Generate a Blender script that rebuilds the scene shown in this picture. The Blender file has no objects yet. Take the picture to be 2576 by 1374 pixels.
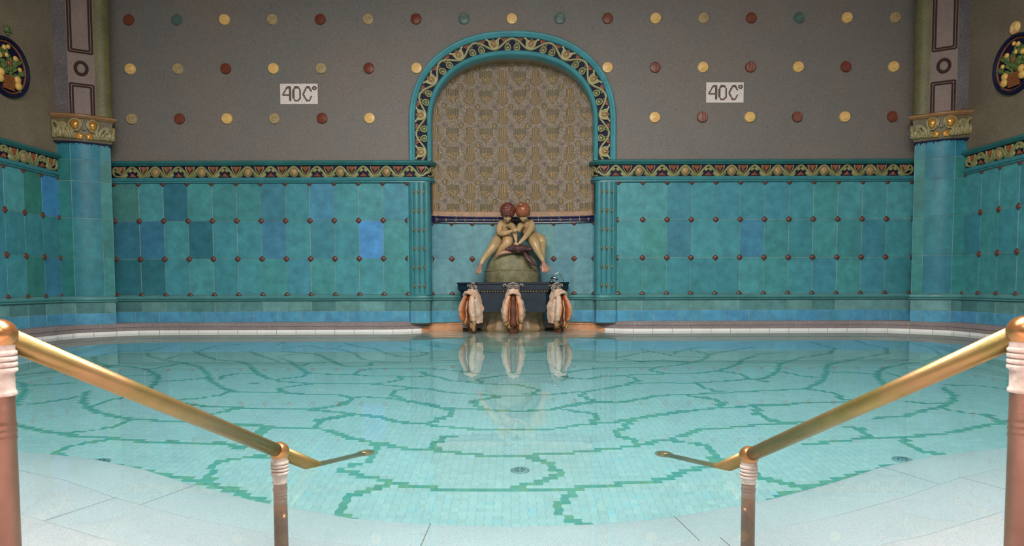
import bpy, math, random
from mathutils import Vector, Matrix, noise
random.seed(7)
C = bpy.context.scene.collection
SC = bpy.context.scene
PI = math.pi

# ---------------------------------------------------------------- camera
# water surface is z = 0, the back wall plane is y = 8.7, metres
CAMZ = 0.594
F = 24.0; FPX = 2576*F/36.0
TILT = math.radians(3.07)
cam = bpy.data.cameras.new('camera'); camo = bpy.data.objects.new('camera', cam); C.objects.link(camo)
cam.lens = F; cam.sensor_width = 36; cam.sensor_fit = 'HORIZONTAL'
camo.matrix_world = Matrix.Translation((0, 0, CAMZ)) @ Matrix.Rotation(PI/2-TILT, 4, 'X') @ Matrix.Rotation(math.radians(-.18), 4, 'Z')
cam.shift_y = (716+FPX*math.tan(TILT)-687)/2576
cam.clip_start = .05; cam.clip_end = 60
cam.dof.use_dof = True; cam.dof.focus_distance = 4.5; cam.dof.aperture_fstop = 13
SC.camera = camo

# ---------------------------------------------------------------- world, light, exposure
w = bpy.data.worlds.new('world'); SC.world = w; w.use_nodes = True
w.node_tree.nodes['Background'].inputs[0].default_value = (.9, .95, 1, 1)
w.node_tree.nodes['Background'].inputs[1].default_value = .3
def lamp(name, loc, size, energy, col, aim=None):
    l = bpy.data.lights.new(name, 'AREA'); l.shape = 'RECTANGLE'; l.size, l.size_y = size; l.energy = energy; l.color = col
    o = bpy.data.objects.new(name, l); C.objects.link(o); o.location = loc
    if aim: o.rotation_euler = (Vector(aim)-Vector(loc)).to_track_quat('-Z', 'Y').to_euler()
    return o
lamp('ceiling_light', (0, 2.0, 4.7), (4.0, 1.8), 660, (1, .95, .915))
lamp('ceiling_light', (0, -1.2, 4.5), (6.0, 2.0), 220, (1, .96, .93), (0, 4.5, 0))
SC.view_settings.view_transform = 'Standard'; SC.view_settings.look = 'None'
SC.view_settings.exposure = 0.25; SC.view_settings.gamma = 1
SC.render.film_transparent = False
try:
    SC.cycles.use_denoising = True; SC.cycles.max_bounces = 12; SC.cycles.transmission_bounces = 8; SC.cycles.diffuse_bounces = 4
    SC.cycles.caustics_refractive = True; SC.cycles.caustics_reflective = True; SC.cycles.blur_glossy = 1.0
except Exception: pass

# ---------------------------------------------------------------- helpers
def sr(r, g, b):
    f = lambda c: (c/255/12.92 if c/255 <= .04045 else ((c/255+.055)/1.055)**2.4)
    return (f(r), f(g), f(b))
class MB:
    def __init__(s): s.v = []; s.f = []; s.c = []; s.uv = None; s.mi = []
    def add(s, vs, fs, col=None, mi=0):
        n = len(s.v); s.v += [tuple(v) for v in vs]
        for f in fs: s.f.append([n+i for i in f]); s.c.append(col); s.mi.append(mi)
    def box(s, a, b, col=None, M=None, mi=0):
        x0, y0, z0 = a; x1, y1, z1 = b
        v = [Vector(p) for p in ((x0,y0,z0),(x1,y0,z0),(x1,y1,z0),(x0,y1,z0),(x0,y0,z1),(x1,y0,z1),(x1,y1,z1),(x0,y1,z1))]
        if M: v = [M@p for p in v]
        s.add(v, [(3,2,1,0),(4,5,6,7),(0,1,5,4),(1,2,6,5),(2,3,7,6),(3,0,4,7)], col, mi)
    def lathe(s, prof, o=(0,0,0), seg=24, M=None, col=None, arc=(0, 2*PI), cap=True):
        o = Vector(o); full = abs(arc[1]-arc[0]-2*PI) < 1e-6; n = seg if full else seg+1
        vs = []
        for r, z in prof:
            for k in range(n):
                a = arc[0]+(arc[1]-arc[0])*k/seg
                p = Vector((r*math.cos(a), r*math.sin(a), z))
                vs.append((M@p if M else p)+o)
        fs = []
        for i in range(len(prof)-1):
            for k in range(seg):
                k2 = (k+1) % n
                fs.append((i*n+k, i*n+k2, (i+1)*n+k2, (i+1)*n+k))
        if cap and full:
            fs.append(tuple(reversed(range(n)))); fs.append(tuple((len(prof)-1)*n+k for k in range(n)))
        s.add(vs, fs, col)
    def ell(s, c, r, M=None, seg=16, rings=10, col=None, nz=0, ns=6, seed=0):
        vs = []; c = Vector(c)
        for i in range(rings+1):
            t = PI*i/rings
            for k in range(seg):
                a = 2*PI*k/seg
                d = Vector((math.sin(t)*math.cos(a), math.sin(t)*math.sin(a), math.cos(t)))
                q = 1+nz*noise.noise(d*ns*.5+Vector((seed*3.1, seed, 0)))
                p = Vector((d.x*r[0], d.y*r[1], d.z*r[2]))*q
                vs.append((M@p if M else p)+c)
        fs = [(i*seg+k, (i+1)*seg+k, (i+1)*seg+(k+1) % seg, i*seg+(k+1) % seg) for i in range(rings) for k in range(seg)]
        s.add(vs, fs, col)
    def tube(s, pts, rad, seg=8, col=None, caps=True, flat=1.0):
        pts = [Vector(p) for p in pts]; n = len(pts); vs = []
        R = rad if isinstance(rad, (list, tuple)) else [rad]*n
        up = None
        for i in range(n):
            t = (pts[min(i+1, n-1)]-pts[max(i-1, 0)]).normalized()
            if up is None:
                up = t.orthogonal().normalized()
            up = (up-t*up.dot(t)).normalized(); sd = t.cross(up)
            for k in range(seg):
                a = 2*PI*k/seg
                vs.append(pts[i]+(up*math.cos(a)+sd*math.sin(a)*flat)*R[i])
        fs = [(i*seg+k, i*seg+(k+1) % seg, (i+1)*seg+(k+1) % seg, (i+1)*seg+k) for i in range(n-1) for k in range(seg)]
        if caps: fs += [tuple(reversed(range(seg))), tuple((n-1)*seg+k for k in range(seg))]
        s.add(vs, fs, col)
    def sweep(s, path, prof, col=None, closed_prof=True, caps=True):
        """path: list of frames (pos, out, up); prof: (a along out, b along up)"""
        m = len(prof); vs = []
        for p, o, u in path:
            for a, b in prof: vs.append(Vector(p)+Vector(o)*a+Vector(u)*b)
        fs = []
        for i in range(len(path)-1):
            for k in range(m if closed_prof else m-1):
                k2 = (k+1) % m
                fs.append((i*m+k, i*m+k2, (i+1)*m+k2, (i+1)*m+k))
        if caps and closed_prof: fs += [tuple(reversed(range(m))), tuple((len(path)-1)*m+k for k in range(m))]
        s.add(vs, fs, col)
    def build(s, name, mat, parent=None, smooth=False, fix=True, auto=None):
        me = bpy.data.meshes.new(name); me.from_pydata(s.v, [], s.f)
        mats = mat if isinstance(mat, (list, tuple)) else [mat]
        for m_ in mats: me.materials.append(m_)
        if len(mats) > 1: me.polygons.foreach_set('material_index', s.mi)
        if any(c is not None for c in s.c):
            at = me.color_attributes.new('tint', 'FLOAT_COLOR', 'CORNER'); buf = []
            for f, c in zip(s.f, s.c): buf += (list(c or (1,1,1))+[1])*len(f)
            at.data.foreach_set('color', buf)
        if s.uv:
            u = me.uv_layers.new(name='uv'); buf = []
            for q in s.uv:
                for a in q: buf += list(a)
            u.data.foreach_set('uv', buf)
        me.update()
        if fix:
            import bmesh
            bm = bmesh.new(); bm.from_mesh(me); bmesh.ops.recalc_face_normals(bm, faces=bm.faces); bm.to_mesh(me); bm.free()
        if smooth or auto:
            me.polygons.foreach_set('use_smooth', [True]*len(me.polygons))
            if auto: me.set_sharp_from_angle(angle=math.radians(auto))
        o = bpy.data.objects.new(name, me); C.objects.link(o)
        if parent: o.parent = parent
        return o
def tag(o, label=None, cat=None, group=None, kind=None):
    if label: o['label'] = label
    if cat: o['category'] = cat
    if group: o['group'] = group
    if kind: o['kind'] = kind
    return o
def empty(name, loc, label=None, cat=None, group=None, kind=None, rz=0):
    o = bpy.data.objects.new(name, None); C.objects.link(o); o.location = loc; o.rotation_euler = (0, 0, rz); o.empty_display_size = .1
    return tag(o, label, cat, group, kind)
def inv(o, root):
    """keep child built in world coordinates in place under root"""
    o.parent = root; o.matrix_parent_inverse = (Matrix.Translation(root.location)@root.rotation_euler.to_matrix().to_4x4()).inverted()
    return o
def arr(name, mat, root, mb, **k): return inv(mb.build(name, mat, **k), root)

# ---------------------------------------------------------------- materials (procedural)
def mat(name, col=None, rough=.5, attr=False, nscale=8, namt=.25, col2=None, bump=0, bscale=60, metal=0, coat=0, spec=.5, speck=None, nd=6, ior=1.5):
    m = bpy.data.materials.new(name); m.use_nodes = True; nt = m.node_tree; N = nt.nodes; L = nt.links
    b = N['Principled BSDF']; b.inputs['Roughness'].default_value = rough; b.inputs['Metallic'].default_value = metal
    b.inputs['Coat Weight'].default_value = coat; b.inputs['Coat Roughness'].default_value = .08
    b.inputs['Specular IOR Level'].default_value = spec; b.inputs['IOR'].default_value = ior
    tc = N.new('ShaderNodeTexCoord'); ns = N.new('ShaderNodeTexNoise'); ns.inputs['Scale'].default_value = nscale; ns.inputs['Detail'].default_value = nd; ns.inputs['Roughness'].default_value = .65
    L.new(tc.outputs['Object'], ns.inputs['Vector'])
    if attr:
        a = N.new('ShaderNodeAttribute'); a.attribute_name = 'tint'; base = a.outputs['Color']
    else:
        r = N.new('ShaderNodeRGB'); r.outputs[0].default_value = (*col, 1); base = r.outputs[0]
    mx = N.new('ShaderNodeMix'); mx.data_type = 'RGBA'
    if col2 is not None:
        cr = N.new('ShaderNodeMapRange'); cr.inputs[1].default_value = .5-namt; cr.inputs[2].default_value = .5+namt
        L.new(ns.outputs['Fac'], cr.inputs[0]); L.new(cr.outputs[0], mx.inputs[0])
        L.new(base, mx.inputs[6]); mx.inputs[7].default_value = (*col2, 1)
    else:
        cr = N.new('ShaderNodeMapRange'); cr.inputs[1].default_value = .3; cr.inputs[2].default_value = .7
        cr.inputs[3].default_value = 1-namt; cr.inputs[4].default_value = 1+namt
        L.new(ns.outputs['Fac'], cr.inputs[0])
        mx.blend_type = 'MULTIPLY'; mx.inputs[0].default_value = 1
        L.new(base, mx.inputs[6]); L.new(cr.outputs[0], mx.inputs[7])
    out = mx.outputs[2]
    if speck:
        sc_, amt, dark = speck
        vo = N.new('ShaderNodeTexVoronoi'); vo.inputs['Scale'].default_value = sc_; L.new(tc.outputs['Object'], vo.inputs['Vector'])
        sp = N.new('ShaderNodeSeparateColor'); L.new(vo.outputs['Color'], sp.inputs[0])
        mr = N.new('ShaderNodeMapRange'); mr.inputs[3].default_value = 1-amt; mr.inputs[4].default_value = 1+amt; L.new(sp.outputs[0], mr.inputs[0])
        m2 = N.new('ShaderNodeMix'); m2.data_type = 'RGBA'; m2.blend_type = 'MULTIPLY'; m2.inputs[0].default_value = 1
        L.new(out, m2.inputs[6]); L.new(mr.outputs[0], m2.inputs[7]); out = m2.outputs[2]
        if dark:
            g = N.new('ShaderNodeMath'); g.operation = 'GREATER_THAN'; g.inputs[1].default_value = dark[0]; L.new(sp.outputs[1], g.inputs[0])
            m3 = N.new('ShaderNodeMix'); m3.data_type = 'RGBA'; L.new(g.outputs[0], m3.inputs[0]); L.new(out, m3.inputs[6]); m3.inputs[7].default_value = (*dark[1], 1); out = m3.outputs[2]
    L.new(out, b.inputs['Base Color'])
    if bump:
        n2 = N.new('ShaderNodeTexNoise'); n2.inputs['Scale'].default_value = bscale; n2.inputs['Detail'].default_value = 4; L.new(tc.outputs['Object'], n2.inputs['Vector'])
        bp = N.new('ShaderNodeBump'); bp.inputs['Strength'].default_value = bump; bp.inputs['Distance'].default_value = .01
        L.new(n2.outputs['Fac'], bp.inputs['Height']); L.new(bp.outputs[0], b.inputs['Normal'])
    m['out'] = 0
    return m
TEAL = sr(70, 140, 142)
M = {}
M['plaster'] = mat('grey_mosaic_plaster', sr(126, 115, 106), .6, nscale=1.0, namt=.2, col2=sr(115, 113, 109), bump=.25, bscale=110, speck=(150, .2, (.992, (.08, .075, .07))))
M['plaster_side'] = mat('olive_mosaic_plaster', sr(128, 114, 94), .6, nscale=1.6, namt=.2, bump=.3, bscale=100, speck=(140, .22, (.99, (.09, .08, .07))))
M['speck_grey'] = mat('speckled_grey_mosaic', sr(112, 108, 110), .45, nscale=3, namt=.2, bump=.4, bscale=90, speck=(130, .3, (.97, (.3, .3, .29))))
M['pink'] = mat('pink_grey_mosaic', sr(124, 104, 96), .5, nscale=4, namt=.12, bump=.3, bscale=120, speck=(110, .15, None))
M['olive'] = mat('olive_green_mosaic', sr(100, 96, 58), .5, nscale=5, namt=.2, bump=.2, speck=(90, .2, None))
M['dbrown'] = mat('dark_brown_mosaic', sr(56, 32, 24), .85, nscale=20, namt=.2)
M['tile'] = mat('glazed_wall_tile', None, .42, attr=True, nscale=9, namt=.24, bump=.12, bscale=14, spec=.3, nd=9)
M['grout'] = mat('pale_grout', sr(150, 165, 155), .8, nscale=12, namt=.2)
M['glaze'] = mat('teal_glazed_moulding', sr(62, 130, 138), .3, nscale=5, namt=.18, bump=.1, bscale=20, nd=8)
M['glaze_pale'] = mat('pale_teal_moulding', sr(84, 142, 142), .35, nscale=5, namt=.15, bump=.1, bscale=20)
M['glaze_arch'] = mat('light_turquoise_moulding', sr(80, 154, 164), .35, nscale=5, namt=.15, bump=.1, bscale=20)
M['cream'] = mat('pale_green_cream_glaze', sr(176, 168, 120), .35, nscale=22, namt=.2)
M['glaze_dark'] = mat('green_teal_glaze', sr(46, 112, 112), .3, nscale=5, namt=.2, bump=.1, bscale=20, nd=8)
M['navy'] = mat('navy_glaze', sr(24, 26, 58), .6, nscale=8, namt=.3, spec=.2)
M['navycor'] = mat('navy_glazed_cornice', sr(34, 30, 70), .3, nscale=8, namt=.25)
M['vine'] = mat('olive_green_glaze', sr(140, 137, 90), .3, nscale=20, namt=.22)
M['leafg'] = mat('dark_leaf_glaze', sr(104, 112, 70), .3, nscale=25, namt=.25)
M['rust'] = mat('rust_red_glaze', sr(140, 76, 48), .35, nscale=25, namt=.25)
M['tan'] = mat('tan_bud_glaze', sr(164, 132, 90), .35, nscale=25, namt=.2)
M['crust'] = mat('mineral_crust', None, .6, attr=True, nscale=14, namt=.2, bump=.9, bscale=45)
M['capdark'] = mat('dark_khaki_ground', sr(98, 88, 60), .4, nscale=12, namt=.2)  # shade of the recesses between the leaves put into the khaki
M['cap'] = mat('khaki_glaze', sr(146, 134, 92), .28, nscale=12, namt=.22, bump=.2, bscale=40)
M['caprim'] = mat('brown_gold_glaze', sr(150, 110, 72), .25, nscale=12, namt=.2)
M['goldf'] = mat('gold_lustre_glaze', sr(206, 150, 70), .18, nscale=10, namt=.2, metal=.45)
M['stud'] = mat('red_brown_stud', sr(104, 58, 46), .35, nscale=30, namt=.3, bump=.2)
M['bud'] = mat('bronze_bud', sr(128, 108, 70), .3, nscale=40, namt=.3, metal=.3)
M['mosaic'] = mat('mosaic_tesserae', None, .5, attr=True, nscale=60, namt=.12)
M['band'] = mat('sandy_mosaic_band', sr(168, 132, 104), .6, nscale=8, namt=.15, speck=(70, .15, None))
M['granite'] = mat('grey_granite', sr(142, 126, 126), .5, nscale=3, namt=.14, bump=.2, bscale=90, speck=(170, .26, (.94, sr(165, 150, 146))))
M['whitet'] = mat('white_edge_tile', sr(250, 242, 238), .3, nscale=6, namt=.06)
M['terrazzo'] = mat('grey_terrazzo_step', sr(238, 214, 215), .5, nscale=1.5, namt=.07, speck=(420, .12, (.95, sr(190, 196, 200))))
M['bench'] = mat('bench_stone', sr(204, 208, 196), .5, nscale=4, namt=.12)
M['ftrim'] = mat('pale_edge_strip', sr(226, 235, 225), .4, nscale=6, namt=.05)
M['basin'] = mat('dark_blue_glaze', sr(28, 42, 56), .3, nscale=14, namt=.35, bump=.2, bscale=30)
M['ped'] = mat('olive_stone_glaze', sr(146, 136, 102), .55, nscale=7, namt=.14, col2=sr(98, 98, 70), bump=.5, bscale=30, nd=10)
M['base'] = mat('grey_green_stone', sr(172, 158, 124), .45, nscale=6, namt=.16, bump=.5, bscale=30, col2=sr(150, 104, 66))
M['body'] = mat('cream_ceramic_skin', sr(206, 164, 122), .32, nscale=4, namt=.12, col2=sr(168, 148, 104), bump=.1, bscale=20)
M['hairA'] = mat('dark_red_brown_glaze', sr(110, 60, 50), .22, nscale=14, namt=.3, bump=.6, bscale=45)
M['hairB'] = mat('orange_brown_glaze', sr(150, 86, 60), .22, nscale=10, namt=.2, bump=.15)
M['fin'] = mat('pinkish_fin_glaze', sr(176, 128, 106), .3, nscale=20, namt=.2)
M['turtle'] = mat('dark_purple_glaze', sr(82, 56, 58), .25, nscale=40, namt=.45, bump=.5, bscale=60)
M['mask'] = mat('grey_stone_mask', sr(150, 138, 128), .5, nscale=25, namt=.25, bump=.4, bscale=60)
M['lime'] = mat('cream_limescale', sr(216, 188, 164), .65, nscale=9, namt=.10, col2=sr(214, 158, 118), bump=1.0, bscale=45)
M['limeo'] = mat('orange_iron_crust', sr(196, 116, 68), .55, nscale=10, namt=.12, col2=sr(160, 88, 48), bump=.9, bscale=45)
M['stain'] = mat('orange_iron_stain', sr(222, 172, 134), .5, nscale=7, namt=.2, col2=sr(206, 128, 78), bump=.2, nd=8)
M['darkhole'] = mat('dark_rusty_hollow', sr(66, 38, 24), .7, nscale=20, namt=.3, bump=.6)  # shade of the spout opening put into a dark rust colour
M['limed'] = mat('dark_rust_channel', sr(120, 66, 36), .6, nscale=20, namt=.3, col2=sr(70, 44, 28), bump=.6)
M['limeg'] = mat('mossy_limescale', sr(150, 130, 92), .7, nscale=25, namt=.2, col2=sr(190, 130, 80), bump=.9, bscale=45)
M['brass'] = mat('worn_brass', sr(172, 132, 92), .38, nscale=3, namt=.12, col2=sr(136, 122, 68), metal=.7, bump=.05, bscale=120)
M['copper'] = mat('copper_brown_brass', sr(198, 138, 88), .25, nscale=6, namt=.15, metal=.8, bump=.1, bscale=90)
M['brown'] = mat('tarnished_brown_post', sr(146, 108, 90), .35, nscale=5, namt=.2, metal=.6, bump=.1, bscale=90)
M['scale'] = mat('white_limescale_brass', sr(226, 208, 198), .5, nscale=40, namt=.15, col2=sr(190, 166, 150), bump=.3)
M['chrome'] = mat('chrome', sr(200, 200, 200), .12, metal=1)
M['drain'] = mat('grey_metal_drain', sr(150, 164, 164), .4, metal=.3)
M['leafm'] = mat('medallion_leaf_glaze', sr(92, 112, 60), .3, nscale=25, namt=.3)
M['lemon'] = mat('yellow_fruit_glaze', sr(222, 176, 92), .28, nscale=20, namt=.15)
M['basket'] = mat('brown_basket_glaze', sr(150, 88, 48), .35, nscale=30, namt=.25)
DISC = {'y': mat('yellow_disc_glaze', sr(232, 190, 118), .3, nscale=20, namt=.12), 'r': mat('red_brown_disc_glaze', sr(120, 60, 42), .3, nscale=20, namt=.2),
        't': mat('tan_disc_glaze', sr(196, 166, 122), .35, nscale=30, namt=.2, col2=sr(148, 136, 98)), 'g': mat('teal_disc_glaze', sr(84, 112, 104), .3, nscale=20, namt=.2)}
# pool floor: pale and green interlocking glass tiles, the joint drawn from each tile's own uv
def floor_mat():
    m = mat('pool_floor_tile', None, .25, attr=True, nscale=3, namt=.06); nt = m.node_tree; N = nt.nodes; L = nt.links
    b = N['Principled BSDF']; lk = b.inputs['Base Color'].links[0]; src = lk.from_socket
    uv = N.new('ShaderNodeUVMap'); uv.uv_map = 'uv'; sp = N.new('ShaderNodeSeparateXYZ'); L.new(uv.outputs[0], sp.inputs[0])
    def edge(o, wd):
        a = N.new('ShaderNodeMath'); a.operation = 'SUBTRACT'; a.inputs[1].default_value = .5; L.new(o, a.inputs[0])
        c = N.new('ShaderNodeMath'); c.operation = 'ABSOLUTE'; L.new(a.outputs[0], c.inputs[0])
        g = N.new('ShaderNodeMath'); g.operation = 'GREATER_THAN'; g.inputs[1].default_value = .5-wd; L.new(c.outputs[0], g.inputs[0]); return g.outputs[0]
    e1 = edge(sp.outputs[0], .04); e2 = edge(sp.outputs[1], .025)
    q = N.new('ShaderNodeMath'); q.operation = 'MULTIPLY'; q.inputs[1].default_value = .09; L.new(e2, q.inputs[0])
    q1 = N.new('ShaderNodeMath'); q1.operation = 'MULTIPLY'; q1.inputs[1].default_value = .28; L.new(e1, q1.inputs[0])
    mxx = N.new('ShaderNodeMath'); mxx.operation = 'MAXIMUM'; L.new(q1.outputs[0], mxx.inputs[0]); L.new(q.outputs[0], mxx.inputs[1])
    m3 = N.new('ShaderNodeMix'); m3.data_type = 'RGBA'; L.new(mxx.outputs[0], m3.inputs[0]); L.new(src, m3.inputs[6]); m3.inputs[7].default_value = (.12, .32, .32, 1)
    L.new(m3.outputs[2], b.inputs['Base Color']); return m
M['floor'] = floor_mat()
def water_mat():
    m = bpy.data.materials.new('pool_water'); m.use_nodes = True; nt = m.node_tree; N = nt.nodes; L = nt.links
    N.remove(N['Principled BSDF']); g = N.new('ShaderNodeBsdfGlass'); g.inputs['IOR'].default_value = 1.333; g.inputs['Roughness'].default_value = 0
    L.new(g.outputs[0], N['Material Output'].inputs['Surface'])
    v = N.new('ShaderNodeVolumeAbsorption'); v.inputs['Color'].default_value = (0, .91, .95, 1); v.inputs['Density'].default_value = .29
    L.new(v.outputs[0], N['Material Output'].inputs['Volume'])
    tc = N.new('ShaderNodeTexCoord'); n = N.new('ShaderNodeTexNoise'); n.inputs['Scale'].default_value = 1.3; n.inputs['Detail'].default_value = 1
    L.new(tc.outputs['Object'], n.inputs['Vector']); bp = N.new('ShaderNodeBump'); bp.inputs['Strength'].default_value = .02; bp.inputs['Distance'].default_value = .02
    L.new(n.outputs['Fac'], bp.inputs['Height']); L.new(bp.outputs[0], g.inputs['Normal'])
    return m
M['water'] = water_mat()

# ---------------------------------------------------------------- plan paths
class Plan:
    """polyline in plan; at(u) gives the point and the normal that looks into the room"""
    def __init__(s, pts, flip=False, sm=0):
        pts = [Vector((p[0], p[1])) for p in pts]
        for _ in range(sm):
            q = [pts[0]]
            for a, b in zip(pts, pts[1:]): q += [a*.75+b*.25, a*.25+b*.75]
            q.append(pts[-1]); pts = q
        s.p = pts; s.L = [0]; s.flip = flip
        for a, b in zip(pts, pts[1:]): s.L.append(s.L[-1]+(b-a).length)
        s.seg = []
        for a, b in zip(pts, pts[1:]):
            d = (b-a).normalized(); n = Vector((d.y, -d.x)); s.seg.append(-n if flip else n)
        s.n = []
        for i in range(len(pts)):
            if i == 0: s.n.append(s.seg[0])
            elif i == len(pts)-1: s.n.append(s.seg[-1])
            else:
                m = (s.seg[i-1]+s.seg[i]); m.normalize(); s.n.append(m/max(.4, m.dot(s.seg[i])))
        s.len = s.L[-1]
    def at(s, u):
        u = max(0, min(s.len, u)); i = 0
        while i < len(s.L)-2 and s.L[i+1] < u: i += 1
        t = (u-s.L[i])/max(1e-9, s.L[i+1]-s.L[i])
        return s.p[i].lerp(s.p[i+1], t), s.n[i].lerp(s.n[i+1], t)
    def P(s, u, z, o=0):
        p, n = s.at(u); return Vector((p.x+n.x*o, p.y+n.y*o, z))
    def cuts(s, u0, u1):
        return [u0]+[l for l in s.L if u0+1e-4 < l < u1-1e-4]+[u1]
    def frames(s, u0=0, u1=None, z=0):
        u1 = s.len if u1 is None else u1; fr = []
        for u in s.cuts(u0, u1):
            p, n = s.at(u); fr.append((Vector((p.x, p.y, z)), Vector((n.x, n.y, 0)), Vector((0, 0, 1))))
        return fr
def roll(z0, z1, d, n=5, base=0):
    """moulding profile: a rounded roll between two heights"""
    return [(base+d*math.sin(PI*i/n), z0+(z1-z0)*(1-math.cos(PI*i/n))/2) for i in range(n+1)]
TC = [sr(66,132,142), sr(69,136,144), sr(63,128,137), sr(69,136,138), sr(64,126,140), sr(67,131,146), sr(65,129,132), sr(73,139,145)]
BL = [sr(66,124,150), sr(60,116,140), sr(62,120,136), sr(56,114,132)]
GR = [sr(96,138,136), sr(86,130,130), sr(102,146,146), sr(78,122,122)]
BLUE = sr(80,144,174)
def tile_mesh(mb, gm, plan, us, zs, colf, seed=0):
    rr = random.Random(seed)
    gu = [rr.choice((.0008, .0012, .0022)) for _ in us]; gz = [rr.choice((.0006, .001, .0018)) for _ in zs]
    for j in range(len(zs)-1):
        for i in range(len(us)-1):
            a, b = us[i]+gu[i], us[i+1]-gu[i+1]; c, d = zs[j]+gz[j], zs[j+1]-gz[j+1]
            col = tuple(c_*1.13 for c_ in colf(i, j, rr)); e = .004; cu = plan.cuts(a, b)
            n = len(cu); inn = [min(max(u, a+e), b-e) for u in cu]
            dz = rr.uniform(-.0012, .0012)
            v = [plan.P(u, c, -.004) for u in cu]+[plan.P(u, c+e, dz) for u in inn]+[plan.P(u, d-e, dz) for u in inn]+[plan.P(u, d, -.004) for u in cu]
            f = []
            for r in range(3):
                for k in range(n-1): f.append((r*n+k, r*n+k+1, (r+1)*n+k+1, (r+1)*n+k))
            f += [(0, n, 2*n, 3*n), (n-1, 4*n-1, 3*n-1, 2*n-1)]
            mb.add(v, f, col)
    cu = plan.cuts(us[0], us[-1]); n = len(cu)
    gm.add([plan.P(u, zs[0], -.0035) for u in cu]+[plan.P(u, zs[-1], -.0035) for u in cu], [(k, k+1, n+k+1, n+k) for k in range(n-1)])
def stud_mesh(part):
    """cushion-shaped diamond stud: 'full', 'top' (lower half only, hangs from the upper edge), 'bot', 'left', 'right'"""
    mb = MB(); R = .039; ks = range(16); rings = ((1, 0), (.93, .009), (.62, .016), (.25, .02))
    lim = {'full': (0, 16), 'bot': (0, 8), 'top': (8, 16), 'right': (-4, 4), 'left': (4, 12)}[part]
    full = part == 'full'; an = [lim[0]+k for k in range(lim[1]-lim[0]+(0 if full else 1))]
    vs = []
    for q, o in rings:
        for k in an:
            a = 2*PI*k/16; c, s_ = math.cos(a), math.sin(a); r = R*q/((abs(c)**1.25+abs(s_)**1.25)**(1/1.25))
            vs.append((r*c, -o, r*s_))
    n = len(an); m = len(rings); vs.append((0, -.021, 0)); fs = []
    for i in range(m-1):
        for k in range(n if full else n-1): fs.append((i*n+k, i*n+(k+1) % n, (i+1)*n+(k+1) % n, (i+1)*n+k))
    for k in range(n if full else n-1): fs.append(((m-1)*n+k, (m-1)*n+(k+1) % n, m*n))
    mb.add(vs, fs); return mb
STUD = {}
def stud(parent, loc, rz, part):
    if part not in STUD:
        o = stud_mesh(part).build('stud', M['stud'], smooth=True); STUD[part] = o.data; C.objects.unlink(o); bpy.data.objects.remove(o)
    o = bpy.data.objects.new('stud', STUD[part]); C.objects.link(o); o.parent = parent; o.location = loc; o.rotation_euler = (0, 0, rz); return o

R0, R1, R2, R3 = 1.88, 1.409, .928, .469       # tile courses
ZM, ZG, ZB = .393, .261, .125
def side(s, pts): return Plan([(0.012+s*(x-0.012) if False else s*x, y) for x, y in pts], flip=(s > 0))

# plan of the left half (x negative); the right half is its mirror
CX0 = .015
def X(s, x): return CX0+s*(x-CX0) if s < 0 else x
def mir(s, pts):
    """pts given for the left side; s=-1 keeps them, s=+1 mirrors about the fountain axis"""
    return pts if s < 0 else [(2*CX0-x, y) for x, y in pts]
def mplan(s, pts, sm=0): return Plan(mir(s, pts), flip=(s > 0), sm=sm)

# ---------------------------------------------------------------- back wall
def sgnpow(v, e): return math.copysign(abs(v)**e, v)
ZS = 2.62; ZBOT = 2.155
def arch_pt(t, q):
    """t: 0 = left foot .. 1 = right foot along the arch, q: 0 inner edge .. 1 outer edge"""
    a = 1.02+.285*q; b = .832+.302*q
    A = ARCH_T; n = len(A)-1; x = t*n; i = min(int(x), n-1); f = x-i
    def ev(k):
        kind, val = k
        if kind == 'l': return Vector((CX0-a, ZBOT+(ZS-ZBOT)*val))
        if kind == 'r': return Vector((CX0+a, ZBOT+(ZS-ZBOT)*val))
        c, s_ = math.cos(val), math.sin(val)
        return Vector((CX0+a*sgnpow(c, 2/2.25), ZS+b*sgnpow(s_, 2/2.25)))
    p = ev(A[i]).lerp(ev(A[i+1]), f); return p
ARCH_T = [('l', k/6) for k in range(6)]+[('c', PI*(1-k/72)) for k in range(73)]+[('r', 1-k/6) for k in range(1, 7)]
_n = len(ARCH_T)-1
def _arclen():
    L = [0]; p0 = arch_pt(0, .45)
    for i in range(1, _n*4+1):
        p = arch_pt(i/(_n*4), .45); L.append(L[-1]+(p-p0).length); p0 = p
    return L
AL = _arclen(); ALEN = AL[-1]
def arch_s(s, q, o):
    """s metres along the arch"""
    s = max(0, min(ALEN-1e-6, s)); import bisect
    i = max(0, bisect.bisect_right(AL, s)-1); f = (s-AL[i])/(AL[i+1]-AL[i]); p = arch_pt((i+f)/(_n*4), q)
    return Vector((p.x, 8.7-o, p.y))
TOPZ = 4.75
wb = MB()
oc = [arch_pt(i/144, .97) for i in range(145)]
for s in (-1, 1):
    xa = oc[0].x if s < 0 else oc[-1].x; xb = s*5.4
    wb.add([(xb, 8.7, 1.9), (xa, 8.7, 1.9), (xa, 8.7, TOPZ), (xb, 8.7, TOPZ)], [(0, 1, 2, 3)])
for i in range(144):
    a, b = oc[i], oc[i+1]
    if a.y < ZS-.01 and b.y < ZS-.01: continue
    wb.add([(a.x, 8.7, a.y), (b.x, 8.7, b.y), (b.x, 8.7, TOPZ), (a.x, 8.7, TOPZ)], [(0, 1, 2, 3)])
wall_back = wb.build('wall_back', M['plaster'], fix=False); tag(wall_back, 'grey mosaic-rendered upper back wall around the arch', kind='structure')

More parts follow.
